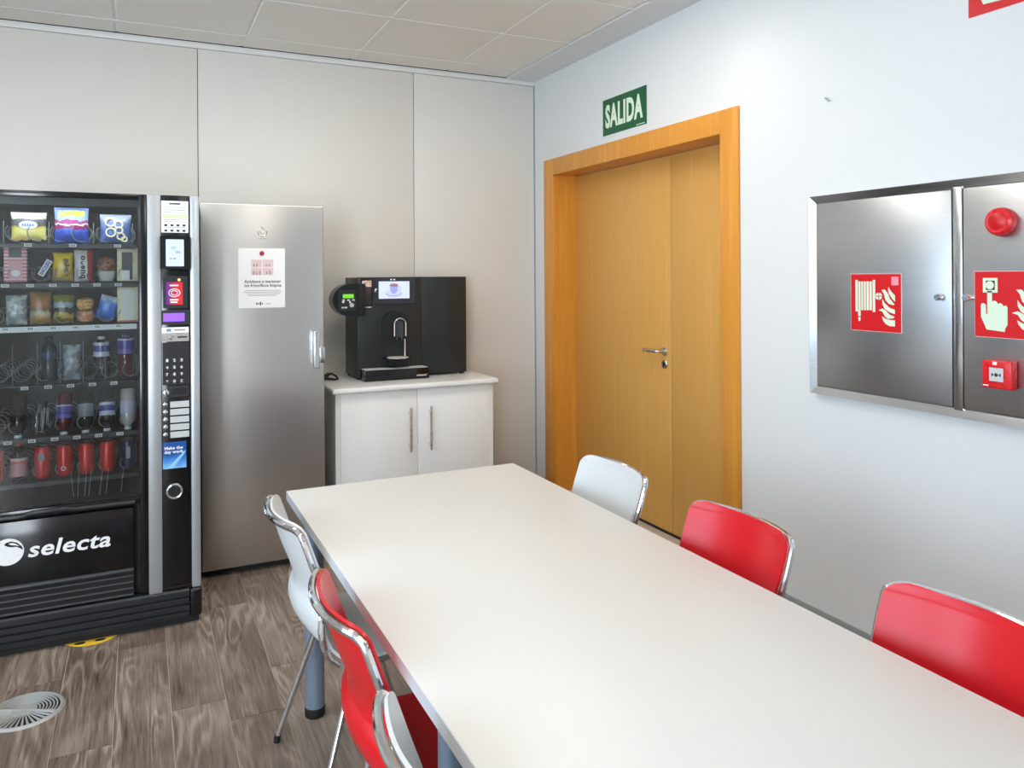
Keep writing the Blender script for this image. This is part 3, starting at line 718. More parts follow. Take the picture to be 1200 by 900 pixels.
F = [[(520, 270), (545, 320), (590, 370), (590, 440), (560, 410), (525, 350), (515, 310)],
     [(440, 305), (480, 302), (515, 350), (535, 410), (585, 470), (572, 482), (520, 465), (484, 420), (468, 350)],
     [(450, 410), (480, 462), (530, 510), (588, 535), (588, 585), (530, 562), (475, 522), (452, 470)],
     [(405, 540), (450, 520), (492, 545), (530, 590), (585, 615), (570, 632), (510, 637), (476, 604), (450, 555)],
     [(445, 610), (490, 640), (540, 652), (588, 655), (588, 725), (530, 722), (482, 694), (456, 652)]]
def sign_decals(th, conv, x, polys):
    for nm, m, pts in polys:
        MB().prism([conv(*p) for p in pts], 'X', x - .0006, x).build(nm, m, th)
XS = -.0292
hs = thing('hose_reel_sign', 'red square sign with a fire hose reel and flames on the left cabinet door', 'sign', (XS, -2.888, 1.274))
MB().box(XS - .0015, XS, -3.001, -2.775, 1.273, 1.496).build('plate', mat('sign_white_edge', srgb(244, 226, 226), .5), hs)
MB().box(XS - .0022, XS - .0014, -2.9995, -2.7765, 1.2745, 1.4945).build('red_field', M_signred, hs)
def conv1(px, py):
    u = (px - 83) / 575; v = (py - 118) / (652 + 35 * u); return (-2.775 - .226 * u, 1.496 - .223 * v)
polys = [('flame', M_lum, f_) for f_ in F]
rb_ = lambda a, b_, c, d: [(a, c), (b_, c), (b_, d), (a, d)]
polys += [('reel_flange', M_lum, rb_(140, 168, 190, 555)), ('reel_flange', M_lum, rb_(341, 370, 190, 560))]
for a, b_ in ((176, 200), (208, 230), (240, 262), (271, 298), (306, 331)): polys.append(('hose_turn', M_lum, rb_(a, b_, 208, 540)))
polys += [('hose_tail', M_lum, rb_(171, 200, 535, 608)), ('hose_nozzle', M_lum, [(173, 620), (198, 620), (196, 660), (186, 668), (174, 660)])]
for q in range(4):
    a = PI / 2 * q + .12
    polys.append(('valve_sector', M_lum, [(410 + 6 * math.cos(a + .7), 378 + 6 * math.sin(a + .7))] + [(410 + 38 * math.cos(a + 1.32 * k / 5), 378 + 42 * math.sin(a + 1.32 * k / 5)) for k in range(6)]))
polys.append(('small_label', mat('pink_print', srgb(240, 150, 160), .5), rb_(552, 628, 155, 253)))
sign_decals(hs, conv1, XS - .0022, polys)

def alarm_sign(name, label, y0, z0, sz, x):
    t = thing(name, label, 'sign', (x, y0 - sz / 2, z0))
    MB().box(x - .0015, x, y0 - sz, y0, z0, z0 + sz).build('plate', MATS['sign_white_edge'], t)
    MB().box(x - .0022, x - .0014, y0 - sz + .0015, y0 - .0015, z0 + .0015, z0 + sz - .0015).build('red_field', M_signred, t)
    def cv(px, py): return (y0 - sz * (px - 125) / 770, z0 + sz * (1 - (py - 80) / 765))
    hand = [(280, 310), (335, 310), (337, 432), (360, 418), (390, 430), (402, 456), (430, 444), (458, 462), (465, 482), (490, 470), (512, 490), (512, 690), (486, 730), (480, 770), (270, 755), (205, 610), (205, 465), (235, 450), (262, 470), (266, 575), (280, 575)]
    ps = [('hand', M_lum, hand)]
    ps += [('button_frame', M_lum, rb_(230, 400, 160, 190)), ('button_frame', M_lum, rb_(230, 400, 298, 328)), ('button_frame', M_lum, rb_(230, 265, 190, 298)), ('button_frame', M_lum, rb_(370, 400, 190, 298))]
    ps += [('button_field', mat('sign_dark_red', srgb(96, 14, 24), .5), rb_(265, 370, 190, 298))]
    for f_ in F: ps.append(('flame', M_lum, [(610 + (a - 440) * 1.45, 290 + (b_ - 305) * 1.12) for a, b_ in f_]))
    sign_decals(t, cv, x - .0022, ps)
    MB().prism([cv(312 + 48 * math.cos(a), 243 + 48 * math.sin(a)) for a in [2 * PI * k / 20 for k in range(20)]], 'X', x - .0036, x - .0028).build('button_disc', M_lum, t)
    return t
alarm_sign('fire_alarm_sign', 'red square sign of a finger pressing a button beside flames on the right cabinet door', -3.279, 1.282, .221, XS)
alarm_sign('fire_alarm_sign', 'red sign high on the white wall, cut by the top edge', -3.244, 2.371, .285, -.0005)

sd_ = thing('alarm_sounder', 'round red alarm sounder at the top of the right cabinet door', 'alarm', (XS, -3.375, 1.62))
MB().lathe([(0, 0), (.046, 0), (.048, .010), (.044, .026), (.036, .032), (.031, .031)], (XS, -3.375, 1.664), (-1, 0, 0), 32).build('housing', M_alarmred, sd_)
MB().lathe([(.031, .0), (.031, .008), (.026, .010), (0, .012)], (XS - .022, -3.375, 1.664), (-1, 0, 0), 28).build('lens', M_redpl, sd_)
cpt = thing('call_point', 'square red manual fire call point under the alarm sign', 'alarm', (XS, -3.37, 1.122))
MB().box(XS - .034, XS, -3.421, -3.322, 1.118, 1.210, .006, 3).build('housing', M_alarmred, cpt)
MB().box(XS - .0355, XS - .033, -3.398, -3.345, 1.140, 1.192).build('recess_frame', M_redpl, cpt)
gp = MB().box(XS - .0368, XS - .035, -3.396, -3.350, 1.143, 1.187).build('glass_plate', M_whitepl, cpt)
MB().prism(ellipse(-3.373, 1.164, .006, .006, 14), 'X', XS - .0374, XS - .0366).build('dot_mark', M_ink, gp)
for s, a in ((1, -3.358), (-1, -3.388)):
    MB().prism([(a, 1.170), (a, 1.158), (a - s * .008, 1.164)], 'X', XS - .0374, XS - .0366).build('arrow_mark', M_ink, gp)
box('flame_badge', M_print, cpt, XS - .0348, XS - .0335, -3.374, -3.360, 1.196, 1.206)
box('maker_mark', M_print, cpt, XS - .0348, XS - .0335, -3.346, -3.328, 1.125, 1.129)

# ------------------------------------------------------------------ exit sign and wall hook
es_ = thing('exit_sign', 'green SALIDA exit sign above the wooden door', 'sign', (-.001, -1.14, 2.347))
MB().box(-.0025, -.0005, -1.370, -.916, 2.347, 2.566).build('plate', M_signgreen, es_)
lettering('sign_text', 'SALIDA', M_lum, es_, 'X', -.0025, -.945, -1.335, 2.388, 2.532, bold=.042)
for k in range(3): box('maker_mark', M_lum, es_, -.0031, -.0025, -1.296 - .028 * k, -1.272 - .028 * k, 2.354, 2.359)
solo(MB().tube([(-.0005, -2.638, 2.222), (-.016, -2.640, 2.224), (-.020, -2.652, 2.220), (-.016, -2.660, 2.207)], .0035, 8).build('wall_hook', M_alu), 'tiny bent hook stuck in the bare white wall', 'hook')

# ------------------------------------------------------------------ floor grille and floor sticker
gx, gy, gr = -2.945, -1.815, .124
fg = thing('floor_grille', 'round grey metal air grille set in the plank floor', 'grille', (gx, gy, 0))
MB().lathe([(0, .0), (gr - .01, .0), (gr - .01, .0012), (0, .0012)], (gx, gy, 0), n=40).build('dark_well', M_black3, fg)
MB().lathe([(gr - .016, .001), (gr - .014, .007), (gr - .008, .007), (gr, .001), (gr, 0), (gr - .016, 0)], (gx, gy, 0), n=48, cap=False).build('rim', M_grate, fg)
MB().lathe([(0, .001), (.040, .001), (.039, .006), (0, .007)], (gx, gy, 0), n=32).build('hub', M_grate, fg)
dirv = math.radians(64)
for k in range(6):
    r = .047 + .0105 * k
    MB().tube([(gx + r * math.cos(dirv - PI / 2 + PI * q / 20), gy + r * math.sin(dirv - PI / 2 + PI * q / 20), .004) for q in range(21)], .0028, 6).build('ring_slat', M_grate, fg)
for k in range(19):
    a = dirv + PI / 2 + PI * (k + .5) / 19 
    MB().tube([(gx + .038 * math.cos(a), gy + .038 * math.sin(a), .004), (gx + (gr - .012) * math.cos(a), gy + (gr - .012) * math.sin(a), .004)], [.0022, .0045], 6).build('spoke', M_grate, fg)
MB().tube([(gx - .11 * math.sin(dirv), gy + .11 * math.cos(dirv), .004), (gx + .11 * math.sin(dirv), gy - .11 * math.cos(dirv), .004)], .004, 6).build('divider', M_grate, fg)
fs_ = thing('floor_sticker', 'round yellow floor sticker half hidden under the vending machine', 'sticker', (-2.765, -1.262, 0))
MB().prism(ellipse(-2.765, -1.262, .110, .110, 40), 'Z', .0002, .0012).build('disc', M_yel, fs_)
for a in (-.042, .032):
    MB().prism(ellipse(-2.765 + a, -1.335, .021, .012, 18), 'Z', .0012, .0016).build('foot_print', M_ink, fs_)
#PART3

# ------------------------------------------------------------------ vending machine
VY, VX0, VX1, VZ = -1.330, -3.225, -2.343, 1.850
vm = thing('vending_machine', 'large black glass-front snack and drink vending machine against the back wall', 'vending machine', (-2.784, -.95, 0))
GX0, GX1, GZ0, GZ1 = -3.185, -2.581, .572, 1.826              # the glass
IN0, IN1 = VY + .055, -.62                                     # interior, front to back
bd = MB()
bd.box(VX0, VX0 + .035, VY + .05, -.52, .03, VZ); bd.box(VX1 - .235, VX1, VY + .05, -.52, .03, VZ)
bd.box(VX0, VX1, IN1, -.52, .03, VZ); bd.box(VX0, VX1, VY + .05, -.52, VZ - .03, VZ); bd.box(VX0, VX1, VY + .05, -.52, .03, .55)
bd.build('cabinet_body', M_black2, vm)
ins = MB(); ins.box(VX0 + .035, VX0 + .040, IN0, IN1, .55, VZ - .03); ins.box(VX1 - .240, VX1 - .235, IN0, IN1, .55, VZ - .03)
ins.box(VX0 + .04, VX1 - .24, IN1 - .006, IN1, .55, VZ - .03); ins.box(VX0 + .04, VX1 - .24, IN0, IN1, .55, .556); ins.box(VX0 + .04, VX1 - .24, IN0, IN1, VZ - .036, VZ - .03)
ins.build('liner', M_inside, vm)
# door frame around the glass
df = MB()
df.box(VX0, GX0, VY, VY + .048, .555, VZ, .003); df.box(GX1, -2.549, VY, VY + .048, .16, VZ, .003)
df.box(GX0, GX1, VY, VY + .048, GZ1, VZ, .002); df.box(GX0, GX1, VY, VY + .048, .540, GZ0, .003)
df.build('door_frame', M_black, vm)
box('glass_pane', M_glass, vm, GX0 - .004, GX1 + .004, VY + .006, VY + .011, GZ0 - .004, GZ1 + .004)
# silver pillars and the control column
box('silver_pillar', M_alu, vm, -2.549, -2.496, VY - .006, VY + .048, .143, VZ, .004)
box('silver_edge', M_alu2, vm, -2.382, VX1, VY - .004, VY + .048, .150, VZ, .008)
ctl = box('control_column', M_black, vm, -2.496, -2.382, VY - .002, VY + .048, .128, VZ, .002)
# bottom: delivery flap, grille, ribbed skirt
flap = MB(); flap.box(VX0 + .01, -2.607, VY - .004, VY + .03, .278, .532, .004); 
flap.build('delivery_flap', M_black, vm)
lip = [(-3.225, VY - .006, .548), (-3.02, VY - .010, .548), (-3.0, VY - .014, .5515), (-2.975, VY - .020, .560), (-2.86, VY - .020, .5625), (-2.835, VY - .014, .556), (-2.815, VY - .008, .553), (-2.60, VY - .006, .553)]
MB().tube(lip, .0085, 10).build('flap_handle', M_skirt, vm)
gp = box('grille_back', M_black3, vm, VX0 + .01, -2.607, VY + .004, VY + .03, .158, .262)
MB().tube([(VX0 + .01, VY - .002, .268), (-2.607, VY - .002, .268)], .011, 12).build('grille_rail', M_skirt, vm)
for k in range(4): box('grille_slat', mat('slat_grey', srgb(74, 76, 76), .35), gp, VX0 + .012, -2.609, VY - .004, VY + .006, .164 + .026 * k, .169 + .026 * k)
for k in range(38): box('grille_rib', M_black3, gp, VX0 + .02 + .0155 * k, VX0 + .022 + .0155 * k, VY + .001, VY + .005, .160, .258)
prof = [(VY + .03, .153), (VY - .010, .153), (VY - .016, .146), (VY - .014, .122), (VY - .004, .118), (VY - .016, .112), (VY - .014, .092), (VY - .004, .088), (VY - .016, .082), (VY - .014, .062), (VY - .004, .058), (VY - .016, .052), (VY - .012, .034), (VY + .03, .030)]
MB().ring([[(VX0, a, b_) for a, b_ in prof], [(-2.392, a, b_) for a, b_ in prof]]).build('ribbed_skirt', M_skirt, vm, smooth=20)
MB().box(-2.392, VX1 + .002, VY - .014, VY + .05, .030, .150, .012, 3).build('skirt_corner', M_black, vm)
box('plinth', M_black3, vm, VX0 + .01, VX1 - .01, VY + .012, -.54, 0, .034)
# emblem and name on the flap
YL = VY - .0042
lg = MB().prism(ellipse(-3.055, .414, .056, .053, 40), 'Y', YL - .0008, YL).build('emblem_disc', M_print, vm)
sw = [(-3.060, .452), (-3.042, .455), (-3.022, .447), (-3.006, .430), (-3.002, .414), (-3.012, .424), (-3.026, .432), (-3.040, .432), (-3.055, .436), (-3.066, .444)]
MB().prism(sw, 'Y', YL - .0014, YL - .0008).build('emblem_swoosh', M_black, lg)
MB().prism([(-3.052, .447), (-3.040, .449), (-3.026, .443), (-3.014, .432), (-3.028, .438), (-3.044, .441)], 'Y', YL - .0018, YL - .0012).build('emblem_swoosh', M_print, lg)
lettering('name_text', 'selecta', M_print, vm, 'Y', YL, -2.986, -2.692, .381, .444, bold=.02, shear=.2)

# control column fittings
YC = VY - .002
def cbox(n, m, x0, x1, z0, z1, d=.002, r=None, par=None, base=0.):
    return MB().prism(rrect(x0, x1, z0, z1, r) if r else [(x0, z0), (x1, z0), (x1, z1), (x0, z1)], 'Y', YC - d - base, YC - base + .0005).build(n, m, par or ctl)
cbox('instruction_label', M_paper, -2.494, -2.387, 1.690, 1.826, .001)
cbox('label_stripe', mat('pale_green_print', srgb(206, 222, 176), .6), -2.492, -2.389, 1.752, 1.768, .0016)
cbox('label_heading', M_ink, -2.462, -2.418, 1.811, 1.817, .0016)
for z in (1.798, 1.786, 1.776, 1.744, 1.7355, 1.712): cbox('label_line', M_inkg, -2.482, -2.398, z, z + .0022, .0016)
for r_ in range(2):
    for k in range(4): cbox('label_icon', M_ink, -2.482 + .024 * k, -2.470 + .024 * k, 1.717 - .023 * r_, 1.726 - .023 * r_, .0016, .003)
rdr = cbox('card_reader', M_black, -2.499, -2.381, 1.532, 1.676, .020, .006)
MB().prism(rrect(-2.477, -2.406, 1.545, 1.660, .003), 'Y', YC - .0212, YC - .0195).build('reader_screen', mat('reader_glow', srgb(60, 70, 90), .2, emit=srgb(206, 224, 246), es=1.0), ctl)
for a, b_ in ((-2.462, -2.452), (-2.448, -2.438)): box('screen_mark', M_inkg, ctl, a, b_, YC - .0216, YC - .0211, 1.575, 1.581)
for a, z in ((-2.458, 1.618), (-2.440, 1.600)): box('screen_mark', mat('screen_mark_pale', srgb(170, 190, 220), .4), ctl, a, a + .02, YC - .0216, YC - .0211, z, z + .012)
cbox('contactless_panel', M_black2, -2.488, -2.392, 1.366, 1.502, .004, .004)
cbox('contactless_sticker', bands('purple_red_print', [(0, srgb(92, 40, 140)), (.3, srgb(150, 36, 110)), (.55, srgb(222, 34, 54)), (1, srgb(230, 40, 50))], 'X', const=False), -2.477, -2.411, 1.380, 1.477, .005)
for rr_, ww in ((.021, .004), (.012, .0035)):
    MB().tube([(-2.444 + rr_ * 1.05 * math.cos(a), YC - .0055, 1.431 + rr_ * .8 * math.sin(a)) for a in [2 * PI * k / 22 for k in range(22)]], ww * .5, 6, closed=True).build('contactless_mark', M_print, ctl)
cbox('contactless_caption', M_print, -2.462, -2.428, 1.460, 1.466, .0056); cbox('contactless_caption', M_print, -2.462, -2.428, 1.398, 1.404, .0056); cbox('contactless_caption', M_print, -2.460, -2.432, 1.388, 1.394, .0056)
MB().lathe([(0, 0), (.006, 0), (.005, .003), (0, .004)], (-2.425, YC - .004, 1.487), (0, -1, 0), 12).build('indicator_lamp', mat('amber_lamp', srgb(255, 190, 90), .3, emit=srgb(255, 190, 110), es=1.2), ctl)
cbox('display_panel', M_skirt, -2.494, -2.384, 1.295, 1.356, .003)
cbox('display', mat('violet_lcd', srgb(70, 40, 150), .3, emit=srgb(150, 96, 236), es=1.0), -2.488, -2.404, 1.308, 1.344, .004)
cbox('notice_strip', M_paper, -2.495, -2.388, 1.258, 1.283, .0015)
cbox('strip_print', M_inkg, -2.445, -2.402, 1.268, 1.274, .002); cbox('strip_print', mat('blue_print', srgb(120, 140, 180), .5), -2.476, -2.458, 1.265, 1.277, .002)
cbox('coin_plate', M_satin, -2.496, -2.387, 1.222, 1.257, .003)
MB().lathe([(0, 0), (.010, 0), (.010, .004), (0, .005)], (-2.458, YC - .003, 1.239), (0, -1, 0), 16).build('return_button', M_chrome, ctl)
cbox('coin_slot', M_black3, -2.432, -2.395, 1.237, 1.243, .004)
cbox('keypad_plate', M_black2, -2.492, -2.387, 1.036, 1.218, .002)
rows = ['123', '456', '789', '*0C']
for r_ in range(4):
    for k in range(3):
        x, z = -2.474 + .0285 * k, 1.142 - .030 * r_
        kb = MB().lathe([(0, 0), (.0095, 0), (.0085, .003), (0, .004)], (x, YC - .002, z), (0, -1, 0), 14).build('key', M_skirt, ctl)
        lettering('key_legend', rows[r_][k], M_print, kb.parent, 'Y', YC - .0061, x - .0042, x + .0042, z - .0062, z + .0062, bold=.03)
cbox('note_slot_plate', M_skirt, -2.466, -2.390, .985, 1.030, .006, .004)
cbox('note_slot', M_black3, -2.458, -2.398, .994, 1.022, .007)
MB().lathe([(0, 0), (.0125, 0), (.0125, .004), (.008, .006), (0, .006)], (-2.479, YC, 1.002), (0, -1, 0), 18).build('cabinet_lock', M_chrome, ctl)
cbox('lock_slot', M_black3, -2.481, -2.477, .997, 1.007, .0065)
for k in range(5):
    z = .950 - .0325 * k
    MB().lathe([(0, 0), (.0095, 0), (.0095, .003), (.007, .006), (0, .007)], (-2.482, YC, z + .004), (0, -1, 0), 16).build('select_button', M_chrome, ctl)
    cbox('select_label', mat('label_grey', srgb(196, 198, 198), .4), -2.463, -2.388, z - .012, z + .014, .002)
ad = cbox('advert_plate', bands('blue_advert', [(0, srgb(130, 190, 236)), (.35, srgb(60, 130, 206)), (.55, srgb(20, 74, 150)), (1, srgb(24, 82, 160))], noise=.35, nscale=2.2, const=False), -2.493, -2.400, .677, .790, .002)
MB().prism([(-2.478, .6775), (-2.455, .6775), (-2.404, .742), (-2.404, .752)], 'Y', YC - .0025, YC - .0019).build('advert_ray', mat('pale_blue_print', srgb(150, 204, 240), .4), ctl)
lettering('advert_text', 'Make the\nday work.', M_print, ctl, 'Y', YC - .002, -2.487, -2.409, .738, .772, bold=.04)
MB().tube([(-2.4475 + .029 * math.cos(a), YC - .003, .578 + .029 * math.sin(a)) for a in [2 * PI * k / 32 for k in range(32)]], .0055, 10, closed=True).build('coin_return_ring', M_chrome, ctl)
MB().lathe([(0, 0), (.026, 0), (.026, .001), (0, .001)], (-2.4475, YC, .578), (0, -1, 0), 28).build('coin_return_cup', M_black2, ctl)
box('column_seam', M_skirt, ctl, -2.494, -2.384, YC - .0008, YC, .166, .168)

# lamp strip behind the top of the door frame, lighting the goods
led = box('lamp_strip', mat('lamp_strip_glow', (1, 1, 1, 1), .5, emit=(.95, .98, 1, 1), es=.25), vm, GX0 + .02, GX1 - .02, VY + .050, VY + .058, VZ - .044, VZ - .037)
box('lamp_valance', M_black2, vm, GX0, GX1, VY + .014, VY + .020, 1.794, GZ1 + .002)
il = bpy.data.lights.new('machine_lamp', 'AREA'); il.shape = 'RECTANGLE'; il.size = .6; il.size_y = .03; il.energy = 1.3; il.color = (.95, .98, 1)
io = bpy.data.objects.new('machine_lamp', il); COL.objects.link(io); io.parent = vm
io.location = Vector(((GX0 + GX1) / 2, VY + .042, VZ - .042)) - ORIG[vm.name]; io.rotation_euler = (math.radians(24), 0, 0)
# shelves, spirals, dividers and price labels
COLX = [-3.110, -3.030, -2.947, -2.867, -2.787, -2.707, -2.627]
SH = {1: 1.645, 2: 1.482, 3: 1.306, 4: 1.066, 5: .850, 6: .668}
for r_, z in SH.items():
    sh = box('shelf', M_skirt if r_ != 3 else M_inside, vm, VX0 + .045, VX1 - .243, -1.262, -.66, z - .012, z - .008)
    if r_ == 3: box('shelf_strip', mat('shelf_white', srgb(226, 230, 228), .4), sh, VX0 + .045, -2.590, -1.272, -1.262, z - .028, z - .006)
    elif r_ in (4,): MB().tube([(VX0 + .05, -1.262, z - .006), (-2.59, -1.262, z - .006)], .0025, 6).build('shelf_rail', M_chrome, sh)
    else: box('shelf_front', M_black2, sh, VX0 + .045, -2.590, -1.265, -1.261, z - .024, z - .006)
def coil_mesh(rad, pitch, turns, wire):
    pts = []
    n = int(turns * 20)
    for k in range(n + 1):
        a = 2 * PI * k / 20 + 2.4; pts.append((rad * math.cos(a), pitch * k / 20, rad * math.sin(a)))
    return MB().tube(pts, wire, 5)
coils = {}
def coil(x, z, kind):
    rad, pitch, turns, wire, m = {'s': (.030, .075, 6, .0019, M_alu2), 'w': (.036, .09, 5, .0019, M_alu2), 'b': (.031, .085, 5.5, .0021, M_alu2)}[kind]
    if kind not in coils:
        o = coil_mesh(rad, pitch, turns, wire).build('spiral', m, vm, keep=True); coils[kind] = o.data
    else:
        o = bpy.data.objects.new('spiral', coils[kind]); COL.objects.link(o); o.parent = vm
    o.location = Vector((x, -1.247, z)) - ORIG[vm.name]
def price(x, z):
    pl = box('price_label', M_print, vm, x - .013, x + .013, -1.2735, -1.2665, z - .006, z + .006)
    for k in range(3): box('price_digit', M_ink, pl, x - .0085 + .0065 * k, x - .0045 + .0065 * k, -1.2741, -1.2735, z - .0035, z + .0035)
for x in (-2.995, -2.836, -2.670):
    for s in (-1, 1): coil(x + s * .038, SH[1] + .042, 'w')
    price(x + .008, SH[1] - .012)
for xx in (-3.072, -2.914, -2.752, -2.605): MB().cyl((xx, -1.256, SH[1] - .006), (xx, -1.256, SH[1] + .085), .0017, 6).build('divider_wire', M_alu2, vm)
for r_ in (2, 3):
    for x in COLX[:6]: coil(x, SH[r_] + .034, 's')
    coil(COLX[6] - .002, SH[r_] + .034, 's')
    for x in COLX[1:]: price(x - .036 if x < -3.0 else x - .033, SH[r_] - .014)
for x in COLX: coil(x + .012, SH[4] + .036, 'b')
for x in COLX: coil(x, SH[5] + .040, 'b')
for x in COLX[0:]: coil(x, SH[6] + .034, 'b')
for x in COLX[1:6]: price(x + .046 - .018, SH[4] - .016)
for x in COLX[1:]: price(x - .03, SH[5] - .016)
for xx in (-3.044, -2.958, -2.876, -2.793, -2.711): MB().cyl((xx, -1.258, SH[4] - .006), (xx, -1.258, SH[4] + .165), .0018, 6).build('divider_wire', M_alu2, vm)
for xx, dx in ((-2.83, -.01), (-2.815, .004), (-2.79, .006), (-2.775, .01), (-2.735, .012), (-2.712, .012), (-2.655, .012)):
    MB().cyl((xx + dx, -1.262, .690), (xx, -1.268, .585), .0016, 6).build('guard_wire', M_alu2, vm)

# ------------------------------------------------------------------ goods in the machine
def pillow(w, h, d, nx=10, nz=14, crimp=.09, lean=0.):
    bm = bmesh.new(); front, back = [], []
    for j in range(nz + 1):
        v = -1 + 2 * j / nz; fr_, bk_ = [], []
        for i in range(nx + 1):
            u = -1 + 2 * i / nx
            inner = max(0., 1 - (abs(v) / (1 - crimp)) ** 3.2) if abs(v) < 1 - crimp else 0
            t = d / 2 * (max(0, 1 - abs(u) ** 2.6)) ** .7 * inner ** .6 + .0006
            wv = 1 - .05 * (1 - abs(v) ** 2)
            t += .0018 * math.sin(7 * u + 5 * v) * (1 - abs(u)) * (1 - abs(v))
            p = (u * w / 2 * wv, 0, (v + 1) * h / 2)
            fr_.append(bm.verts.new((p[0], -t, p[2]))); bk_.append(bm.verts.new((p[0], t, p[2])))
        front.append(fr_); back.append(bk_)
    for g in (front, back):
        for j in range(nz):
            for i in range(nx): bm.faces.new((g[j][i], g[j][i + 1], g[j + 1][i + 1], g[j + 1][i]))
    for j in range(nz):
        for i in (0, nx): bm.faces.new((front[j][i], front[j + 1][i], back[j + 1][i], back[j][i]))
    for i in range(nx):
        for j in (0, nz): bm.faces.new((front[j][i], front[j][i + 1], back[j][i + 1], back[j][i]))
    m = MB(); m.bm.free(); m.bm = bm
    return m
YP = -1.205
def goods(name, label, cat, x, z, y=YP, tilt=0., lean=0., group='goods in the vending machine'):
    t = thing(name, label, cat, (x, y, z), group)
    ORIG[t.name] = Vector((0, 0, 0))
    t.rotation_euler = (lean, tilt, 0)
    return t
def decal(t, nm, m, pts, y): MB().prism(pts, 'Y', y - .0008, y).build(nm, m, t)
# top shelf
s1, s2, s3 = SH[1], SH[2], SH[3]
t = goods('snack_bag', 'clear and silver snack bag with a white oval label, leftmost on the top shelf', 'snack', -2.990, s1)
pillow(.128, .125, .05).build('bag', bands('bag_silver', [(0, srgb(60, 60, 56)), (.08, srgb(224, 214, 120)), (.48, srgb(196, 178, 70)), (.54, srgb(92, 94, 96)), (.74, srgb(92, 96, 98)), (.78, srgb(214, 216, 206)), (.95, srgb(228, 230, 220))], noise=.16, nscale=5), t, smooth=60)
decal(t, 'oval_label', mat('label_bluewhite', srgb(220, 226, 244), .5), ellipse(.0, .072, .033, .017, 22), -.0265)
for k in range(5): decal(t, 'label_mark', mat('label_blue', srgb(96, 120, 190), .5), [(-.022 + .009 * k, .067), (-.016 + .009 * k, .067), (-.016 + .009 * k, .077), (-.022 + .009 * k, .077)], -.0273)
t = goods('snack_bag', 'blue and magenta puffed snack bag with yellow lettering on the top shelf', 'snack', -2.836, s1)
pillow(.128, .150, .05).build('bag', bands('bag_jump', [(0, srgb(40, 80, 190)), (.33, srgb(60, 110, 214)), (.38, srgb(150, 36, 110)), (.5, srgb(240, 236, 214)), (.55, srgb(176, 60, 140)), (.64, srgb(160, 190, 226)), (.9, srgb(130, 150, 210))], noise=.22, nscale=5), t, smooth=60)
lettering('bag_text', 'JUMPERS', mat('yellow_print', srgb(226, 222, 20), .4), t, 'Y', -.024, -.048, .050, .104, .136, bold=.05, keep=True)
t = goods('snack_bag', 'blue snack bag printed with pale rings, rightmost on the top shelf', 'snack', -2.670, s1)
pillow(.122, .125, .05).build('bag', bands('bag_blue', [(0, srgb(90, 116, 170)), (.4, srgb(70, 108, 180)), (.7, srgb(120, 140, 190)), (.9, srgb(170, 180, 204))], noise=.2, const=False), t, smooth=60)
for a, b_, r_ in ((-.018, .046, .018), (.020, .030, .014), (-.020, .090, .017), (.012, .080, .015), (.034, .018, .010), (.014, .056, .013)):
    MB().tube([(a + r_ * math.cos(q), -.0255, b_ + r_ * math.sin(q)) for q in [2 * PI * k / 16 for k in range(16)]], .0042, 6, closed=True).build('ring_print', mat('ring_cream', srgb(232, 226, 190), .5), t)
# second shelf
t = goods('snack_box', 'pink and white striped box with a dark window on the second shelf', 'snack', -3.035, s2 + .001)
MB().box(-.040, .040, -.030, .030, 0, .156, .001).build('carton', bands('box_pink', [(0, srgb(214, 120, 128)), (.5, srgb(236, 206, 206))], rep=11, rough=.4), t)
MB().box(-.022, .022, -.0308, -.0298, .100, .140).build('window', M_inside, t)
MB().box(-.022, .024, -.0308, -.0298, .012, .088).build('label_field', mat('pale_pink', srgb(226, 170, 176), .5), t)
decal(t, 'label_mark', M_print, ellipse(.002, .035, .016, .014, 16), -.0308)
t = goods('chocolate_bar', 'tilted brown chocolate bar with a white label on the second shelf', 'snack', -2.962, s2 + .004, tilt=.50)
pillow(.034, .126, .022, crimp=.12).build('wrapper', mat('wrapper_brown', srgb(70, 30, 26), .3), t, smooth=60)
MB().prism([(-.012, .026), (.012, .026), (.012, .098), (-.012, .098)], 'Y', -.0125, -.0112).build('label_field', M_print, t)
lettering('bar_text', 'SNICKERS', mat('bar_blue', srgb(40, 60, 150), .4), t, 'Y', -.0125, -.008, .008, .030, .094, bold=.05, rot=PI / 2, keep=True)
t = goods('snack_bag', 'bright yellow sweets bag with dark sideways lettering on the second shelf', 'snack', -2.869, s2)
pillow(.076, .122, .036).build('bag', bands('bag_yellow', [(0, srgb(160, 130, 60)), (.12, srgb(190, 160, 70)), (.45, srgb(226, 190, 40)), (.55, srgb(238, 202, 20)), (1, srgb(240, 206, 30))], noise=.1, const=False), t, smooth=60)
lettering('bag_text', "m&m's", mat('print_brown', srgb(54, 34, 30), .4), t, 'Y', -.0185, .004, .028, .022, .096, bold=.06, rot=-PI / 2, keep=True)
decal(t, 'sweet_print', mat('sweet_gold', srgb(214, 170, 50), .4), ellipse(-.016, .030, .013, .013, 16), -.018)
t = goods('snack_bag', 'white and red snack wrapper with dark sideways lettering on the second shelf', 'snack', -2.791, s2)
pillow(.074, .134, .034).build('bag', bands('bag_whitered', [(0, srgb(226, 222, 218)), (.66, srgb(176, 40, 40)), (.9, srgb(150, 60, 60))], 'X', noise=.22, nscale=4), t, smooth=60)
lettering('bag_text', 'bueno', MATS['print_brown'], t, 'Y', -.0175, -.018, .006, .014, .110, bold=.05, rot=PI / 2, keep=True)
t = goods('muffin', 'brown muffin in a clear wrapper with a white cup on the second shelf', 'cake', -2.706, s2)
MB().lathe([(.020, 0), (.026, .004), (.034, .040), (.034, .044), (0, .044)], n=24).build('paper_cup', mat('cup_white', srgb(206, 204, 202), .5), t)
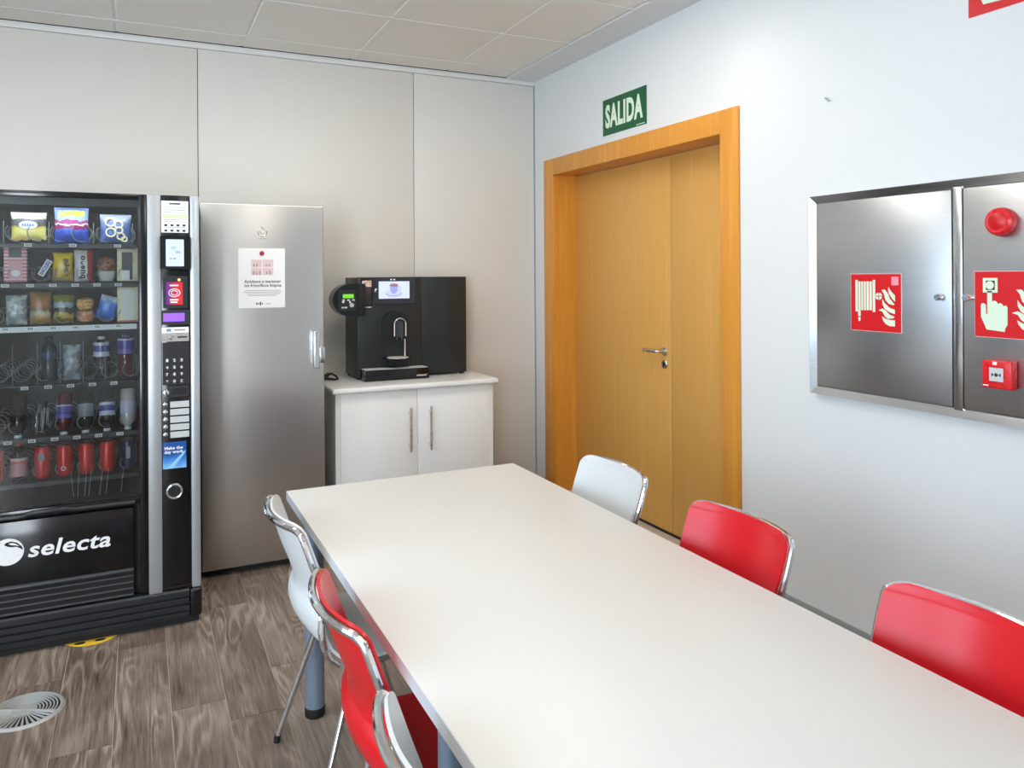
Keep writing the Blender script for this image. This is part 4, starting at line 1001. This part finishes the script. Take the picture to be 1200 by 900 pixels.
MB().lathe([(.033, .042), (.037, .056), (.035, .080), (.026, .098), (.012, .106), (0, .107)], n=24).build('cake', blotch('cake_brown', srgb(112, 66, 40), srgb(164, 116, 80), 60, .5), t)
t = goods('snack_box', 'cream carton with a dark window, rightmost on the second shelf', 'snack', -2.625, s2 + .001)
cream = blotch('cream_print', srgb(232, 224, 186), srgb(206, 196, 150), 40, .5, (.55, .7))
MB().box(-.040, .040, -.032, .030, 0, .144, .001).build('carton', cream, t)
MB().box(-.022, .020, -.0328, -.0318, .006, .124).build('window', M_inside, t)
MB().box(-.022, .008, -.0334, -.0326, .006, .046).build('sachet', M_print, t)
# third shelf
t = goods('snack_bag', 'pale clear bag of white pieces, leftmost on the third shelf', 'snack', -3.035, s3)
pillow(.076, .122, .042).build('bag', blotch('bag_pale', srgb(150, 162, 166), srgb(216, 220, 214), 45, .25), t, smooth=60)
t = goods('snack_bag', 'golden brown glossy snack bag on the third shelf', 'snack', -2.950, s3)
pillow(.078, .134, .042).build('bag', bands('bag_gold', [(0, srgb(150, 104, 30)), (.18, srgb(196, 144, 50)), (.34, srgb(222, 208, 176)), (.46, srgb(110, 80, 50)), (.6, srgb(186, 128, 70)), (.8, srgb(172, 124, 58)), (1, srgb(150, 112, 60))], noise=.2, const=False), t, smooth=60)
t = goods('snack_bag', 'green and gold snack bag with a pale blue window on the third shelf', 'snack', -2.867, s3)
pillow(.078, .122, .040).build('bag', bands('bag_green', [(0, srgb(120, 104, 40)), (.2, srgb(196, 168, 60)), (.36, srgb(70, 60, 36)), (.55, srgb(156, 178, 190)), (.74, srgb(132, 130, 40)), (1, srgb(96, 104, 36))], noise=.25, nscale=4), t, smooth=60)
t = goods('pastry_pack', 'clear pack of two stacked golden pastries on the third shelf', 'cake', -2.787, s3)
for zz, c in ((.004, ('pastry_red', srgb(196, 120, 84), srgb(226, 178, 130))), (.056, ('pastry_gold', srgb(198, 134, 60), srgb(228, 186, 116)))):
    MB().lathe([(.010, 0), (.028, .004), (.034, .022), (.030, .044), (.012, .052), (0, .052)], (0, 0, zz), n=22).build('pastry', blotch(*c, 60, .35, stretch=(1, 1, 2)), t)
t = goods('snack_bag', 'crumpled blue snack packet leaning sideways on the third shelf', 'snack', -2.716, s3 + .018, tilt=.28)
pillow(.074, .098, .034).build('bag', bands('bag_blue2', [(0, srgb(36, 96, 200)), (.5, srgb(48, 120, 222)), (.72, srgb(90, 150, 226)), (.85, srgb(200, 214, 230))], noise=.35, nscale=4, const=False), t, smooth=60)
t = goods('snack_box', 'cream carton with a white panel, rightmost on the third shelf', 'snack', -2.625, s3 + .001)
MB().box(-.040, .040, -.032, .030, 0, .150, .001).build('carton', cream, t)
MB().box(-.024, .026, -.0328, -.0318, .010, .138).build('panel', mat('panel_white', srgb(226, 228, 220), .4), t)
MB().box(-.038, .038, -.0326, -.0318, .001, .007).build('red_edge', mat('edge_red', srgb(206, 110, 90), .5), t)
# bottles
def bottle(name, label, x, z, h, r, liquid, lab, cap, y=-1.185, lean=0., l0=.42, l1=.70, flip=False):
    t = goods(name, label, 'bottle', x, z, y, lean=lean)
    pr = [(0, 0), (r * .86, 0), (r, .008), (r, h * .30), (r * .95, h * .36), (r, h * .42), (r, h * .68), (r * .82, h * .80), (r * .45, h * .90), (.011, h * .93), (.011, h * .97), (0, h * .97)]
    lb = [(r + .0006, h * l0), (r + .0006, h * l1)]
    cp_ = [(0, h * .93), (.0145, h * .93), (.0145, h * .995), (.012, h), (0, h)]
    for nm, pf, m, c_ in (('bottle_body', pr, liquid, True), ('label_band', lb, lab, False), ('cap', cp_, cap, True)):
        b = MB().lathe(pf, n=20, cap=c_)
        if flip: b.xform(Matrix.Rotation(PI, 4, 'X') @ Matrix.Translation((0, 0, -h)))
        b.build(nm, m, t, keep=True)
    return t
cola = mat('cola_dark', srgb(26, 30, 36), .08); teal = mat('dark_blue_bottle', srgb(24, 42, 60), .1)
purple = bands('label_purple', [(0, srgb(110, 110, 190)), (.3, srgb(76, 66, 150)), (.8, srgb(90, 84, 170)), (.9, srgb(200, 204, 226))], const=True)
purp2 = bands('label_purple2', [(0, srgb(206, 210, 226)), (.35, srgb(66, 70, 150)), (.75, srgb(70, 76, 156)), (.78, srgb(206, 210, 226))], const=True)
deepred = mat('dark_red_drink', srgb(84, 18, 30), .12); pale = glass_mat('pale_bottle', (.55, .61, .66, 1), 1.45, .06)
whitecap = mat('white_cap', srgb(212, 222, 218), .35)
bottle('drink_bottle', 'dark blue drink bottle on the fourth shelf beside an empty slot', -2.922, SH[4], .185, .030, teal, mat('label_navy', srgb(30, 50, 96), .3), mat('cap_dark', srgb(30, 40, 50), .4), l0=.5, l1=.66)
t = goods('drink_pouch', 'silver drink pouch in the middle of the fourth shelf', 'drink', -2.838, SH[4])
pillow(.066, .15, .04).build('pouch', blotch('pouch_silver', srgb(120, 128, 136), srgb(176, 182, 186), 40, .25), t, smooth=60)
bottle('drink_bottle', 'clear drink bottle with a blue and white label on the fourth shelf', -2.728, SH[4], .180, .031, pale, purp2, whitecap, l0=.52, l1=.86)
bottle('drink_bottle', 'dark red drink bottle with a purple label, rightmost on the fourth shelf', -2.634, SH[4], .185, .033, deepred, purple, mat('cap_violet', srgb(86, 74, 160), .4), l0=.55, l1=.9)
names5 = ['clear bottle standing on its white cap, leftmost on the fifth shelf', None, 'dark red bottle with a purple label, standing on its white cap on the fifth shelf', 'grey bottle standing on its white cap in the middle of the fifth shelf',
          'bottle with a lilac label standing on its white cap on the fifth shelf', 'pale bottle on its white cap, rightmost on the fifth shelf']
liq5 = [pale, None, deepred, glass_mat('grey_drink', (.40, .45, .5, 1), 1.45, .06), pale, mat('milky_drink', srgb(186, 180, 178), .15)]
lab5 = [M_clear, None, purple, mat('label_grey2', srgb(134, 142, 150), .3), purp2, mat('label_lilac', srgb(196, 192, 210), .4)]
for k, x in enumerate(COLX[1:]):
    if names5[k] is None: continue
    bottle('drink_bottle', names5[k], x, SH[5] - .008, .175, .030, liq5[k], lab5[k], whitecap, y=-1.232, lean=-.22, l0=.30, l1=.62, flip=True)
t = goods('foil_stick_pack', 'bundle of shiny foil sticks on the fifth shelf', 'snack', -2.950, SH[5])
for k in range(5):
    MB().tube([(-.022 + .011 * k, -.012 * (k % 2), 0), (-.012 + .010 * k, .012, .13 - .012 * (k % 3))], .0055, 8).build('foil_stick', M_chrome, t)
# cans
def can(label, x, m, bandm=None):
    t = goods('drink_can', label, 'can', x, SH[6], -1.205)
    MB().lathe([(0, .0), (.022, 0), (.029, .008), (.0295, .012), (.0295, .118), (.025, .128)], n=24, cap=False).build('can_body', m, t, keep=True)
    MB().lathe([(.0255, .127), (.0265, .131), (.025, .132), (.0235, .128), (0, .128)], n=24).build('can_rim', M_satin, t, keep=True)
    return t
redcan = mat('can_red', srgb(206, 30, 30), .3, .2)
can('red drink can cut by the left edge on the bottom shelf', COLX[0], redcan)
c1 = can('red drink can with a grey square mark on the bottom shelf', COLX[2], redcan)
MB().box(-.012, .010, -.0305, -.0285, .072, .104).build('label_mark', M_inkg, c1)
c2 = can('red drink can with a small round mark on the bottom shelf', COLX[3], redcan)
MB().tube([(-.002 + .008 * math.cos(q), -.0300, .034 + .008 * math.sin(q)) for q in [2 * PI * k / 14 for k in range(14)]], .0018, 6, closed=True).build('label_mark', M_print, c2)
can('plain red drink can, fourth from the left on the bottom shelf', COLX[4], redcan)
can('plain red drink can beside the blue can on the bottom shelf', COLX[5], redcan)
c3 = can('dark blue drink can, rightmost on the bottom shelf', COLX[6], mat('can_blue', srgb(24, 40, 74), .3, .2))
MB().box(-.008, .008, -.0305, -.0280, .05, .10).build('label_mark', M_inkg, c3)
bottle('drink_bottle', 'clear bottle with a pink label, second from the left on the bottom shelf', COLX[1], SH[6], .150, .031, pale, bands('label_pink', [(0, srgb(200, 150, 152)), (.7, srgb(206, 116, 110)), (.85, srgb(230, 200, 196))]), mat('cap_red', srgb(190, 60, 56), .4), y=-1.205, l0=.12, l1=.62)
